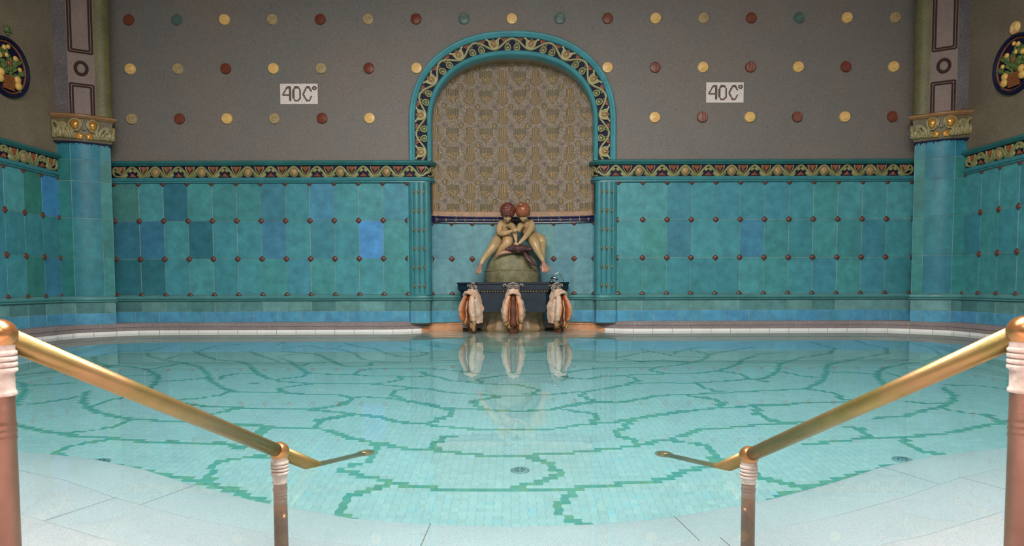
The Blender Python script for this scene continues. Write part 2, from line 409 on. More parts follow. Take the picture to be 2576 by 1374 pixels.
NICHE = Plan([(CX0-1.04, 8.80)]+[(CX0+1.04*math.sin(a*PI/2/8), 8.80+.16*math.cos(a*PI/2/8)**1.3) for a in range(-7, 8)]+[(CX0+1.04, 8.80)])
CUR = ['']
ODD = {'left': {(10, 1): sr(74,138,190), (2, 2): sr(50,106,122), (1, 1): sr(58,112,138), (3, 1): sr(48,106,118), (0, 1): sr(56,112,130), (6, 1): sr(66,122,148), (0, 2): sr(72,124,120), (0, 0): sr(50,108,120), (1, 0): sr(50,108,118), (8, 2): sr(70,130,156)},
       'sideleft': {(13, 2): sr(68,132,178), (12, 2): sr(58,122,112), (11, 2): sr(78,144,148), (12, 0): sr(58,120,114)}, 'right': {(0, 2): sr(78,146,152), (10, 1): sr(70,136,134)}}
def colwall(i, j, r):
    if (i, j) in ODD.get(CUR[0], {}): return ODD[CUR[0]][(i, j)]
    if r.random() < .05: return random.Random(r.random()).choice(BL)
    return r.choice(TC)
def panel(name, plan, us, studs_u, zrows, parent, seed, rz, colf=colwall, ends=(True, True), lower=True):
    mb, gm = MB(), MB()
    tile_mesh(mb, gm, plan, us, zrows, colf, seed)
    p = mb.build(name, M['tile']); p.parent = parent
    g = gm.build('grout', M['grout'], fix=False); g.parent = p
    for k, u in enumerate(studs_u):
        q, n = plan.at(u); rot = math.atan2(n.y, n.x)+PI/2
        for j, z in enumerate(zrows[::-1]):
            part = 'top' if j == 0 else ('bot' if j == len(zrows)-1 else 'full')
            if part == 'full':
                if k == 0 and ends[0]: part = 'right'
                if k == len(studs_u)-1 and ends[1]: part = 'left'
            stud(p, (q.x, q.y, z), rot, part)
    return p
def lower_rows(plan, us, us2, parent, seed):
    mb, gm = MB(), MB()
    tile_mesh(mb, gm, plan, us, [ZG, ZM], lambda i, j, r: r.choice(GR), seed+1)
    tile_mesh(mb, gm, plan, us2, [ZB-.02, ZG], lambda i, j, r: tuple(c*r.uniform(.95, 1.06) for c in BLUE), seed+2)
    p = mb.build('skirting_tiles', M['tile']); p.parent = parent
    g = gm.build('grout', M['grout'], fix=False); g.parent = p
    m = MB(); fr = plan.frames(us[0], us[-1])
    prof = [(-.01, ZM)]+roll(ZM, ZM+.022, .022)+roll(ZM+.022, R3-.012, .012)+[(-.01, R3)]
    m.sweep(fr, prof); m.build('moulding', M['glaze_pale'], parent, auto=50)
def rng(a, b, st):
    n = max(1, round(abs(b-a)/st)); return [a+(b-a)*i/n for i in range(n+1)]
rows = [R3, R2, R1, R0]
for s, nm in ((-1, 'left'), (1, 'right')):
    pl = mplan(s, [(-5.1, 8.7), (-1.30, 8.7)]); 
    L0 = pl.len; off = .09
    us = [off+.0]+[L0-(-1.30+1.32)-.3085*k for k in range(11, -1, -1)]
    us = [u for u in us]; 
    us[0] = max(.045, us[1]-.3085)
    su = us[:]; us_t = [0]+us[1:-1]+[L0]
    CUR[0] = nm
    p = panel('tile_panel', pl, us_t, su, rows, wall_back, 11 if s < 0 else 12, 0, ends=((s < 0), (s > 0)) if False else (True, True))
    lp = mplan(s, [(-5.1, 8.7), (-1.315, 8.7), (-1.285, 8.665), (-1.09, 8.66), (-1.045, 8.69), (-1.025, 8.82)])
    lu = us_t[:-1]+[L0-.015, lp.len]
    lower_rows(lp, lu, rng(lu[0], lu[-1], .308), wall_back, 31 if s < 0 else 37)
us = [i*NICHE.len/8 for i in range(9)]
CUR[0] = ''
pn = panel('niche_tile_panel', NICHE, us, us, [R3, R2, 1.39], wall_back, 5, 0, colf=lambda i, j, r: r.choice([sr(98,144,152), sr(92,138,148), sr(102,148,150), sr(90,136,148)]))
lower_rows(NICHE, us, us, wall_back, 51)
# navy cornice with little pale fruits, sandy band above
cor = MB(); cor.sweep(NICHE.frames(), [(-.02, 1.388), (.03, 1.39), (.028, 1.402), (.045, 1.41), (.05, 1.43), (.042, 1.448), (.02, 1.456), (.03, 1.462), (.03, 1.475), (-.02, 1.478)])
cor = cor.build('navy_cornice', M['navycor'], wall_back, auto=50)
fr_ = MB(); jn = MB()
for k in range(17):
    u = NICHE.len*(k+.5)/17; q = NICHE.P(u, 1.428, .046)
    for d in ((0, -.012, 1.2), (-.009, .004, 1), (.009, .004, 1), (0, .012, .8)):
        fr_.ell((q.x+d[0], q.y, q.z+d[1]), (.0085*d[2], .012, .0085*d[2]), seg=8, rings=5)
for k in range(8):
    u = NICHE.len*(k+.25)/8; q = NICHE.P(u, 1.388, .0); jn.box((q.x-.0015, q.y-.052, 1.389), (q.x+.0015, q.y, 1.477))
fr_.build('fruit_ornament', M['vine'], cor, smooth=True); jn.build('tile_joint', M['grout'], cor)
bd = MB(); bd.sweep(NICHE.frames(), [(-.01, 1.476), (.015, 1.476), (.012, 1.535), (-.01, 1.54)]); bd.build('sandy_band', M['band'], wall_back)

# niche mosaic: woven pattern of lantern and bouquet motifs, set tessera by tessera
def motif(x, z):
    pw, ph = .2145, .2425
    kx = (x+.1115)/pw; kz = (3.353-z)/ph
    gold, gold2, ol, dk, mauve, bg, bg2, bg_pale = sr(178,136,64), sr(150,112,54), sr(122,104,58), sr(86,74,42), sr(120,106,104), sr(148,126,100), sr(132,114,92), sr(172,156,136)
    n = noise.noise(Vector((x*9, z*9, 0)))
    best = bg if (math.sin(x*40+z*26)+n*1.5) > 0 else bg2
    if noise.noise(Vector((x*50, z*50, 3))) > .22: best = bg_pale  # paler background tesserae, scattered by noise
    ci = round(kx); fx = (kx-ci)*pw; r_ = math.floor(kz); fz = (kz-r_)*ph; ax_ = abs(fx)
    if ci % 2 == 0:
        wd = min(.046, .012+fz*1.7) if fz < .105 else 0
        if 0 < fz < .105 and ax_ < wd:
            if ax_ > wd-.011: return dk
            return dk if ax_ < .0055 or abs(ax_-.022) < .0045 else gold
        wd = .074*math.sqrt(max(0, 1-((fz-.145)/.058)**2))
        if ax_ < wd: return dk if ax_ > wd-.012 else (ol if int((fx+1)/.011) % 2 else gold2)
        if .19 < fz < .215 and ax_ < .012: return gold2
    else:
        top = .004+.016*abs(math.sin(fx*60))
        wd = .082 if fz < .09 else .090-(fz-.09)*.80
        if top < fz < .2 and ax_ < wd:
            if ax_ > wd-.011: return dk
            if fz < .09: return ol if int((fx+1)/.011) % 2 else dk
            return gold if math.sin(fx*190)*math.sin(fz*150+ax_*60) > -.15 else dk
    k2 = kx-.5; c2 = round(k2); gx = (k2-c2)*pw; gz = ((kz-.93+.5) % 1-.5)*ph
    par = (c2+int(math.floor(kz-.93+.5))) % 2; q = math.hypot(gx, gz*.9)
    if par and q < .036: return gold if abs(gx) < .008 and q < .022 else (dk if q > .026 else ol)
    if not par and abs(gx)*.8+abs(gz) < .038: return mauve if q > .012 else dk
    return best
mm = MB(); cs = .0115; nx = int(2.14/cs); z = 1.535
while z < 3.52:
    for i in range(nx):
        xm = CX0-1.07+(i+.5)*cs
        if z > ZS:
            rr_ = (abs(xm-CX0)/1.045)**2.25+((z-ZS)/.86)**2.25
            if rr_ > 1: continue
        elif abs(xm-CX0) > 1.045: continue
        y = 8.80+.16*max(0, 1-((xm-CX0)/1.04)**2)**.65
        jit = random.uniform(.76, 1.0); c = tuple(v*jit for v in motif(xm, z+cs/2)); g = .0008
        t = random.uniform(-.0012, .0012)
        mm.add([(xm-cs/2+g, y+t, z+g), (xm+cs/2-g, y-t, z+g), (xm+cs/2-g, y-t, z+cs-g), (xm-cs/2+g, y+t, z+cs-g)], [(0, 1, 2, 3)], c)
    z += cs
mm.build('niche_mosaic', M['mosaic'], wall_back, fix=False)
bk = MB(); fr = NICHE.frames(); n = len(fr)
bk.add([f[0]+f[1]*-.003+Vector((0, 0, 1.5)) for f in fr]+[f[0]+f[1]*-.003+Vector((0, 0, 3.6)) for f in fr], [(k, k+1, n+k+1, n+k) for k in range(n-1)])
bk.build('mosaic_bed', mat('sand_mortar', sr(150, 136, 116), .8, nscale=30, namt=.2), wall_back, fix=False)
sf = MB(); ic = [arch_pt(i/144, .02) for i in range(145)]
ic = [Vector((CX0-1.02, 1.5))]+ic+[Vector((CX0+1.02, 1.5))]
for a, b in zip(ic, ic[1:]): sf.add([(a.x, 8.69, a.y), (b.x, 8.69, b.y), (b.x*1.0, 9.0, b.y), (a.x, 9.0, a.y)], [(0, 1, 2, 3)])
sf.build('arch_soffit', M['band'], wall_back, fix=False)

# ---------------------------------------------------------------- vine ornament (shared by arch and friezes)
def ribbon(mb, Mf, pts, w, h, base=.0, taper=False):
    """raised band along pts=(s,t) in strip space (metres), Mf maps (s,t,o) to the world"""
    pts = [Vector(p) for p in pts]
    if 2 < len(pts) < 14:
        for _ in range(2):
            cl_ = (pts[0]-pts[-1]).length < 1e-6; q_ = [] if cl_ else [pts[0]]
            for a_, b_ in zip(pts, pts[1:]): q_ += [a_*.75+b_*.25, a_*.25+b_*.75]
            q_.append(q_[0] if cl_ else pts[-1]); pts = q_
    n = len(pts); vs = []
    pr = ((-.5, 0), (-.42, .8), (-.12, 1), (0, .72), (.12, 1), (.42, .8), (.5, 0)) if w > .016 else ((-.5, 0), (-.3, .8), (0, 1), (.3, .8), (.5, 0))
    for i in range(n):
        a = Vector(pts[max(i-1, 0)]); b = Vector(pts[min(i+1, n-1)]); d = (b-a).normalized(); nn = Vector((-d.y, d.x)); p = Vector(pts[i])
        ww = w*(1-.6*i/(n-1)) if taper else w
        for q, o in pr:
            v = p+nn*(q*ww); vs.append(Mf(v.x, v.y, base+h*o))
    m = len(pr); mb.add(vs, [(i*m+k, i*m+k+1, (i+1)*m+k+1, (i+1)*m+k) for i in range(n-1) for k in range(m-1)])
def blob(mb, Mf, out, h, base=0, inner=.6, ctr=None):
    out = [Vector(p) for p in out]; c = ctr or sum(out, Vector((0, 0)))/len(out); n = len(out); vs = []
    for q, o in ((1, 0), (.93, .7), (inner, 1)):
        for p in out:
            v = c+(p-c)*q; vs.append(Mf(v.x, v.y, base+h*o))
    vs.append(Mf(c.x, c.y, base+h*1.05)); fs = [(i*n+k, i*n+(k+1) % n, (i+1)*n+(k+1) % n, (i+1)*n+k) for i in range(2) for k in range(n)]
    fs += [(2*n+k, 2*n+(k+1) % n, 3*n) for k in range(n)]; mb.add(vs, fs)
def xf(pts, s, t, k=1, fs=1, ft=1, rot=0):
    c, sn = math.cos(rot), math.sin(rot); r = []
    for x, y in pts:
        x, y = x*k*fs, y*k*ft; r.append((s+x*c-y*sn, t+x*sn+y*c))
    return r
def drop(n=14, w=1, h=1.3): return [(w*math.sin(2*PI*i/n)*.5*(1 if math.cos(2*PI*i/n) < 0 else .8), -h*.5*math.cos(2*PI*i/n)*(1)) for i in range(n)]
TUL = [(0, -.5), (-.3, -.42), (-.46, -.1), (-.5, .25), (-.66, .5), (-.42, .44), (-.3, .2), (-.1, .5), (0, .36), (.1, .5), (.3, .2), (.42, .44), (.66, .5), (.5, .25), (.46, -.1), (.3, -.42)]
def tulip(root, Mf, s, t, k, ft=1):
    mb = MB(); blob(mb, Mf, xf(TUL, s, t, k*.98, 1, ft), .018, .003, .8)
    for sg in (-1, 1):
        ribbon(mb, Mf, xf([(0, -.5), (sg*.3, -.42), (sg*.48, -.1), (sg*.46, .25), (sg*.60, .48), (sg*.76, .42)], s, t, k, 1, ft), .17*k, .03, .004)
    f = arr('flower', M['cream'], root, mb, smooth=True)
    m2 = MB(); blob(m2, Mf, xf([(0, -.42), (-.26, -.3), (-.32, 0), (-.16, .3), (0, .52), (.16, .3), (.32, 0), (.26, -.3)], s, t, k, 1, ft), .026, .004, .7)
    q = arr('petal', M['tan'], root, m2, smooth=True); q.parent = f; q.matrix_parent_inverse = Matrix.Identity(4)
    m3 = MB(); ribbon(m3, Mf, xf([(0, -.25), (-.14, -.1), (-.1, .15), (0, .3), (.1, .15), (.14, -.1), (0, -.25)], s, t, k, 1, ft), .05*k, .008, .028)
    q2 = arr('petal_line', M['rust'], root, m3); q2.parent = f; q2.matrix_parent_inverse = Matrix.Identity(4)
    return f
BUD = [(-.4, -.5), (-.5, 0), (-.2, .42), (.1, .5), (.4, .2), (.5, -.2), (.4, -.5)]
def leafbud(root, Mf, s, t, k, fs=1, ft=1):
    mb = MB(); o = xf(BUD, s, t, k, fs, ft); ribbon(mb, Mf, o+[o[0]], .22*k, .022, .004)
    f = arr('leaf_bud', M['vine'], root, mb, smooth=True)
    m2 = MB(); blob(m2, Mf, xf(BUD, s, t, k*.78, fs, ft), .016, .003, .5)
    q = arr('leaf_heart', M['leafg'], root, m2, smooth=True); q.parent = f; q.matrix_parent_inverse = Matrix.Identity(4); return f
def curl(mb, Mf, s, t, k, fs=1, ft=1):
    pts = [(.0, -.5), (.35, -.45), (.5, -.1), (.3, .25), (-.05, .25), (-.15, -.02), (.08, -.12)]
    ribbon(mb, Mf, xf(pts, s, t, k, fs, ft), .26*k, .018, .004)
def rustleaf(root, Mf, s, t, k, ft=1, rot=0):
    mb = MB(); blob(mb, Mf, xf([(-.5, .5), (.5, .5), (.42, .2), (.2, -.1), (.06, -.5), (-.06, -.5), (-.2, -.1), (-.42, .2)], s, t, k, 1, ft, rot), .014, .002, .7)
    for a in (-.22, 0, .22): ribbon(mb, Mf, xf([(a, .42), (a*.3, -.3)], s, t, k, 1, ft, rot), .09*k, .008, .014)
    return arr('rust_leaf', M['rust'], root, mb)

# ---------------------------------------------------------------- arch surround
arch = empty('arch_surround', (CX0, 8.7, ZBOT), 'large turquoise arch moulding with green vine relief on navy, round the mosaic niche', 'arch')
def arch_sweep(name, prof, m, parent=arch, **k):
    mb = MB(); N_ = 110; vs = []; np_ = len(prof)
    for i in range(N_+1):
        for q, o in prof:
            p = arch_pt(i/N_, q); vs.append((p.x, 8.7-o, p.y))
    mb.add(vs, [(i*np_+k2, i*np_+k2+1, (i+1)*np_+k2+1, (i+1)*np_+k2) for i in range(N_) for k2 in range(np_-1)]); return arr(name, m, arch, mb, **k)
arch_sweep('outer_moulding', [(.71, 0), (.72, .05), (.76, .062), (.81, .058), (.835, .044), (.86, .052), (.92, .058), (.97, .045), (1, .015), (1.0, -.005)], M['glaze_arch'], auto=45)
arch_sweep('inner_moulding', [(0, -.12), (0, .02), (.03, .045), (.09, .058), (.15, .05), (.19, .03), (.2, 0)], M['glaze_arch'], auto=45)
arch_sweep('navy_ground', [(.18, .012), (.73, .012)], M['navy'])
W_ = .292; B0 = .2*W_; BW = .51*W_
def MA(s, t, o): return arch_s(s, (B0+t*BW)/W_, .012+o)      # t 0..1 across the band
def MAm(s, t, o): return MA(s, t/BW, o)                        # t in metres
half = ALEN/2; P_ = half/4.72
mb = MB(); pts = [(ALEN*i/420, BW*(.5+.40*math.cos(2*PI*(ALEN*i/420-half)/P_))) for i in range(421)]
ribbon(mb, MAm, pts, .029, .028, .002); 
for k in range(-5, 6):
    cs_ = half+k*P_
    for sg in (-1, 1):
        if 0 < cs_+sg*.06 < ALEN: curl(mb, MAm, cs_+sg*.045, BW*.66, .058, sg, 1)
arr('vine', M['vine'], arch, mb, smooth=True)
for k in range(-5, 5):
    ts = half+(k+.5)*P_
    if .03 < ts < ALEN-.03: tulip(arch, MAm, ts, BW*.57, BW*.80)
    for sg in (-1, 1):
        q = ts+sg*P_*.29
        if .03 < q < ALEN-.03: rustleaf(arch, MAm, q, BW*.74, .078)
for k in range(-4, 5):
    for sg in (-1, 1):
        q = half+k*P_+sg*.058
        if .03 < q < ALEN-.03: leafbud(arch, MAm, q, BW*.27, .078, sg)

# ---------------------------------------------------------------- friezes
ZF0, ZF1 = 1.948, 2.098
def frieze(plan, u0, u1, label, seed=0, flipu=False):
    p0 = plan.P(u0, 1.88); root = empty('ornamental_frieze', p0, label, 'frieze', 'vine friezes above the turquoise wall tiles')
    fr = plan.frames(u0, u1); rr = random.Random(seed)
    m = MB(); m.sweep(fr, [(-.01, 2.096), (.028, 2.098), (.034, 2.108), (.05, 2.114), (.06, 2.128), (.055, 2.146), (.035, 2.158), (-.01, 2.166)]); arr('cornice', M['glaze_dark'], root, m, auto=40)
    m = MB(); m.sweep(fr, [(-.01, 1.878), (.012, 1.88), (.02, 1.888), (.018, 1.9), (.032, 1.905), (.038, 1.918), (.034, 1.93), (.026, 1.936), (.028, 1.948), (-.01, 1.952)]); arr('lower_moulding', M['glaze'], root, m, auto=40)
    m = MB(); n = len(fr); m.add([f[0]+f[1]*.006+Vector((0, 0, 1.945)) for f in fr]+[f[0]+f[1]*.006+Vector((0, 0, 2.1)) for f in fr], [(k, k+1, n+k+1, n+k) for k in range(n-1)]); arr('navy_ground', M['navy'], root, m)
    H_ = ZF1-ZF0; L_ = u1-u0-.02
    def Mf(s, t, o):
        u = u0+.01+s; return plan.P(u if not flipu else u0+u1-u, ZF0+t, .006+o)
    per = L_/max(1, round(L_/.295)); k = round(L_/per); m = MB()
    ends = .11
    pts = [(x, H_*(.5+.38*math.cos(2*PI*(x-ends)/per+PI))) for x in [ends+(L_-2*ends)*i/(k*24) for i in range(k*24+1)]]
    # scroll at both ends, and where two panels meet
    ribbon(m, Mf, pts, .027, .026, .002)
    for e, sg in ((0, 1), (L_, -1)):
        ribbon(m, Mf, [(e+sg*a, b*H_) for a, b in ((.11, .12), (.06, .08), (.02, .25), (.012, .6), (.035, .88), (.07, .8), (.075, .55), (.05, .45), (.035, .58))], .022, .024, .002)
        ribbon(m, Mf, [(e+sg*a, b*H_) for a, b in ((.115, .3), (.085, .4), (.1, .7), (.14, .9))], .02, .018, .002)
    arr('vine', M['vine'], root, m, smooth=True)
    x = ends; j = 0
    while x < L_-.08:
        ph = j % 2; xx = x+per*.5*0
        if ph == 0:   # trough: rust triangle above, held between leaves
            rustleaf(root, Mf, x, H_*.66, .10, .8)
            m2 = MB(); ribbon(m2, Mf, [(x-.055, H_*.92), (x-.048, H_*.6), (x-.012, H_*.28), (x+.012, H_*.28), (x+.048, H_*.6), (x+.055, H_*.92)], .014, .02, .003); arr('leaf_edge', M['vine'], root, m2, smooth=True)
        else:         # crest: bud with two leaves beneath
            kind = (j//2) % 2
            m2 = MB()
            if kind == 0:
                for sg in (-1, 1): blob(m2, Mf, xf([(0, .3), (.25, .5), (.55, .3), (.6, -.05), (.35, -.15), (.1, 0)], x, H_*.5, .085, sg, 1), .02, .003)
                arr('leaf_pair', M['vine'], root, m2, smooth=True); rustleaf(root, Mf, x, H_*.22, .09, -.55)
            else:
                blob(m2, Mf, xf(drop(14, 1, 1.05), x, H_*.44, .098), .03, .003, .55); f = arr('round_bud', M['tan'], root, m2, smooth=True)
                m3 = MB(); o = xf(drop(14, 1.25, 1.2), x, H_*.44, .096); ribbon(m3, Mf, o+[o[0]], .016, .026, .002); arr('bud_rim', M['vine'], root, m3, smooth=True)
            for sg in (-1, 1):
                m4 = MB(); blob(m4, Mf, xf([(-.5, -.5), (.1, -.5), (.5, -.1), (.35, .3), (0, 0), (-.4, -.1)], x+sg*per*.36, H_*.26, .095, -sg, 1), .02, .003); arr('small_leaf', M['leafg'] if (j//2) % 2 else M['vine'], root, m4, smooth=True)
        x += per/2; j += 1
    return root
LB = mplan(-1, [(-5.04, 8.7), (-1.2, 8.69), (-1.08, 8.70), (-1.03, 8.74), (-1.01, 8.81)], sm=1)
frieze(LB, .0, LB.len, 'vine relief frieze on the back wall left of the arch', 1)
RB = mplan(1, [(-5.04, 8.7), (-1.2, 8.69), (-1.08, 8.70), (-1.03, 8.74), (-1.01, 8.81)], sm=1)
frieze(RB, .0, RB.len, 'vine relief frieze on the back wall right of the arch', 2)

# ---------------------------------------------------------------- side walls
SY = [8.21-.2955*k for k in range(0, 15)]
for s, nm in ((-1, 'left'), (1, 'right')):
    xw = s*5.4; pl = Plan([(xw, 4.0), (xw, 8.23)], flip=(s > 0)) if s < 0 else Plan([(xw, 4.0), (xw, 8.23)], flip=True)
    if s < 0: pl = Plan([(xw, 4.0), (xw, 8.23)], flip=False)
    m = MB(); m.add([(xw, -3.2, 1.87), (xw, 8.5, 1.87), (xw, 8.5, TOPZ), (xw, -3.2, TOPZ)], [(0, 1, 2, 3)])
    wl = m.build('wall_'+nm, M['plaster_side'], fix=False); tag(wl, 'olive grey mosaic-rendered %s wall over turquoise tiles' % nm, kind='structure')
    us = sorted([y-4.0 for y in SY if y > 4.0]); 
    CUR[0] = 'side'+nm
    panel('tile_panel', pl, us, [u for u in us if u > 2.6], rows, wl, 61 if s < 0 else 65, 0, ends=(False, True))
    lower_rows(pl, us, us, wl, 71 if s < 0 else 75)
    m = MB(); m.add([(xw, -3.2, 0), (xw, 4.1, 0), (xw, 4.1, 1.88), (xw, -3.2, 1.88)], [(0, 1, 2, 3)]); m.build('plain_tiling', M['glaze'], wl, fix=False)
    frieze(pl, 0, pl.len-.04, 'vine relief frieze along the %s side wall' % nm, 3+s, flipu=True)
fw = MB(); fw.add([(-5.4, -3.2, 0), (5.4, -3.2, 0), (5.4, -3.2, TOPZ), (-5.4, -3.2, TOPZ)], [(3, 2, 1, 0)])
tag(fw.build('wall_front', M['plaster_side'], fix=False), 'plain rendered wall behind the viewer', kind='structure')
ce = MB(); ce.add([(-5.4, -3.2, TOPZ), (5.4, -3.2, TOPZ), (5.4, 9, TOPZ), (-5.4, 9, TOPZ)], [(3, 2, 1, 0)])
tag(ce.build('ceiling', M['plaster'], fix=False), 'grey rendered ceiling', kind='structure')

# ---------------------------------------------------------------- discs on the upper wall
def disc_mesh(k):
    mb = MB(); R = .0675; Mr = Matrix.Rotation(PI/2, 4, 'X')
    mb.lathe([(R, 0), (R, .012), (R*.93, .02), (R*.88, .017), (R*.5, .02), (.001, .022)], seg=28, M=Mr, cap=False)
    def bar(a, b, w=.006): mb.tube([(a[0], -.019, a[1]), (b[0], -.019, b[1])], w, 6)
    def ring(r, w=.0055, n=20, rot=0): 
        mb.tube([(r*math.cos(2*PI*i/n+rot), -.019, r*math.sin(2*PI*i/n+rot)) for i in range(n+1)], w, 6, caps=False)
    if k == 'r':
        for x in (-.045, -.027, -.009, .009, .027, .045):
            h = math.sqrt(R*R*.74-x*x); bar((x, -h), (x, h), .0045)
    elif k == 'y':
        ring(.048, n=4, rot=PI/4); ring(.028, n=4, rot=PI/4); ring(.01, n=6)
    elif k == 't':
        bar((0, -.05), (0, .045), .006)
        for sg in (-1, 1):
            for z in (-.03, -.005, .02): mb.ell((sg*.022, -.02, z+.008), (.018, .008, .009), M=Matrix.Rotation(-sg*.5, 4, 'Y'), seg=8, rings=6)
    else:
        ring(.05); ring(.032); ring(.014, n=8)
    return mb
ROW = [(3.902, 'rgytrtrgygrytrgyt', list(range(-16, 17, 2)), 'top'),
       (3.301, 'ytrytryyryryry', [-16,-14,-12,-10,-8,-6,-4,4,6,8,10,12,14,16], 'middle'),
       (2.685, 'trytryyryryr', [-16,-14,-12,-10,-8,-6,6,8,10,12,14,16], 'lower')]
CN = {'r': 'red-brown', 'g': 'grey-green', 'y': 'cream-yellow', 't': 'tan'}
ORD = ['first', 'second', 'third', 'fourth', 'fifth', 'sixth', 'seventh', 'eighth', 'ninth']
DM = {}
for z, cols, xs, rn in ROW:
    nn = len(xs)
    for i, (c, px) in enumerate(zip(cols, xs)):
        x = px*.2983+.010     # the discs sit on a regular 0.3 m grid
        if c not in DM:
            o = disc_mesh(c).build('ceramic_disc', DISC[c], auto=35); DM[c] = o.data
        else:
            o = bpy.data.objects.new('ceramic_disc', DM[c]); C.objects.link(o)
        o.location = (x, 8.7, z); jx = random.uniform(-.15, .15); o.rotation_euler = (0, jx, 0)
        if rn == 'top' and i == 8: pos = 'above the crown of the arch, centre of the top row'
        elif i < nn/2: pos = '%s from the left in the %s row' % (ORD[i], rn)
        else: pos = '%s from the right in the %s row' % (ORD[nn-1-i], rn)
        tag(o, '%s ceramic disc, %s' % (CN[c], pos), 'wall disc', 'ceramic discs on the upper back wall')
o = bpy.data.objects.new('ceramic_disc', DM['y']); C.objects.link(o); o.location = (5.4, 7.46, 3.32); o.rotation_euler = (0, 0, -PI/2)
tag(o, 'cream ceramic disc on the right wall just above the oval medallion', 'wall disc')

# ---------------------------------------------------------------- 40C signs
SEGS = [((8.8,4.5),(13,4.5)), ((12.5,4.5),(12.5,21)), ((3.6,13.6),(12.5,13.6)), ((8.6,4.6),(3.4,13.4)),
        ((18.6,4.5),(22.6,4.5)), ((18.6,20.6),(22.6,20.6)), ((16.5,8),(16.5,17.4)), ((25,8),(25,17.4)), ((18.4,4.8),(16.6,7.8)), ((22.8,4.8),(25,7.8)), ((16.6,17.5),(18.4,20.4)), ((25,17.5),(22.8,20.4)),
        ((33.4,4.5),(36.6,4.5)), ((33,4.8),(28.6,13)), ((28.6,13.2),(33,20.6)), ((33.4,20.6),(36.4,20.6)), ((36.8,4.8),(38.6,9)), ((36.8,20.4),(39,15.8)),
        ((41.4,3),(44.4,3)), ((41,4.6),(41,6)), ((44.8,4.6),(44.8,6)), ((41.4,7.6),(44.4,7.6))]
def sdist(p, a, b):
    p, a, b = Vector(p), Vector(a), Vector(b); d = b-a; t = max(0, min(1, (p-a).dot(d)/d.length_squared)); return (p-a-d*t).length
for x0, lab in ((-2.66, 'white mosaic 40C° temperature sign left of the arch'), (2.676, 'white mosaic 40C° temperature sign right of the arch')):
    root = empty('temperature_sign', (x0, 8.7, 2.988), lab, 'sign'); a, b = MB(), MB(); c = .00998
    a.box((x0-23.5*c, 8.693, 2.988-12.5*c), (x0+23.5*c, 8.7, 2.988+12.5*c), sr(205, 190, 178))
    for i in range(47):
        for j in range(25):
            dk = min(sdist((i+.5, j+.5), p, q) for p, q in SEGS[:-4]) < 1.03 if i < 40 else .6 < math.hypot(i-42.5, j-5) < 2.75
            x = x0+(i-23.5)*c; z = 2.988+(12.5-j-1)*c; g = .0007; k = random.uniform(.93, 1.05)
            (b if dk else a).add([(x+g, 8.691, z+g), (x+c-g, 8.691, z+g), (x+c-g, 8.691, z+c-g), (x+g, 8.691, z+c-g)], [(0, 1, 2, 3)], tuple(v*k for v in (sr(62, 34, 30) if dk else sr(250, 236, 230))))
    arr('sign_ground', M['mosaic'], root, a, fix=False)
    for (u0_, u1_), nm_ in (((0, 15), 'numeral'), ((15, 27), 'numeral'), ((27, 40), 'letter'), ((40, 47), 'degree_mark')):
        q = MB()
        for f, c_ in zip(b.f, b.c):
            xc = (b.v[f[0]][0]-x0)/c+23.5
            if u0_ <= xc < u1_: q.add([b.v[i] for i in f], [(0, 1, 2, 3)], c_)
        arr(nm_, M['mosaic'], root, q, fix=False)

# ---------------------------------------------------------------- reeded pilasters beside the niche
for s, nm in ((-1, 'left'), (1, 'right')):
    pl = mplan(s, [(-1.305, 8.71), (-1.29, 8.672), (-1.25, 8.662), (-1.10, 8.662), (-1.055, 8.67), (-1.03, 8.70), (-1.022, 8.83)])
    root = empty('reeded_pilaster', (s*1.16, 8.69, R3), 'turquoise reeded pilaster with bronze buds on the %s of the niche' % nm, 'pilaster', 'pilasters flanking the niche')
    m = MB(); m.sweep(pl.frames(), [(-.01, R3-.01), (0, R3-.01), (0, R0+.005), (-.01, R0+.005)], caps=False); arr('shaft', M['glaze'], root, m, auto=60)
    lines = [mir(s, [(x, 0)])[0][0] for x in (-1.272, -1.235, -1.17, -1.105, -1.05)]
    for i in range(4):
        a, b = sorted((lines[i], lines[i+1])); m = MB(); n = 6
        prof = [(a+.003+(b-a-.006)*k/n, 8.662-.008*math.sin(PI*k/n)) for k in range(n+1)]
        vs = [(x, y, z) for z in (R3, R0) for x, y in prof]; m.add(vs, [(k, k+1, n+2+k, n+1+k) for k in range(n)]); arr('reed', M['glaze'], root, m, smooth=True)
    for li, x in enumerate(lines[1:4]):
        m = MB(); m.tube([(x, 8.657, R3+.02), (x, 8.657, R0-.01)], .0035, 6); arr('stem', M['glaze_dark'], root, m)
        for k in range(6):
            z = 1.757-.236*k; m = MB(); m.lathe([(.001, .034), (.009, .022), (.0145, .004), (.012, -.014), (.004, -.026), (.003, -.036), (.0005, -.038)], (x, 8.652, z), seg=10); arr('bud', M['bud'], root, m, smooth=True)

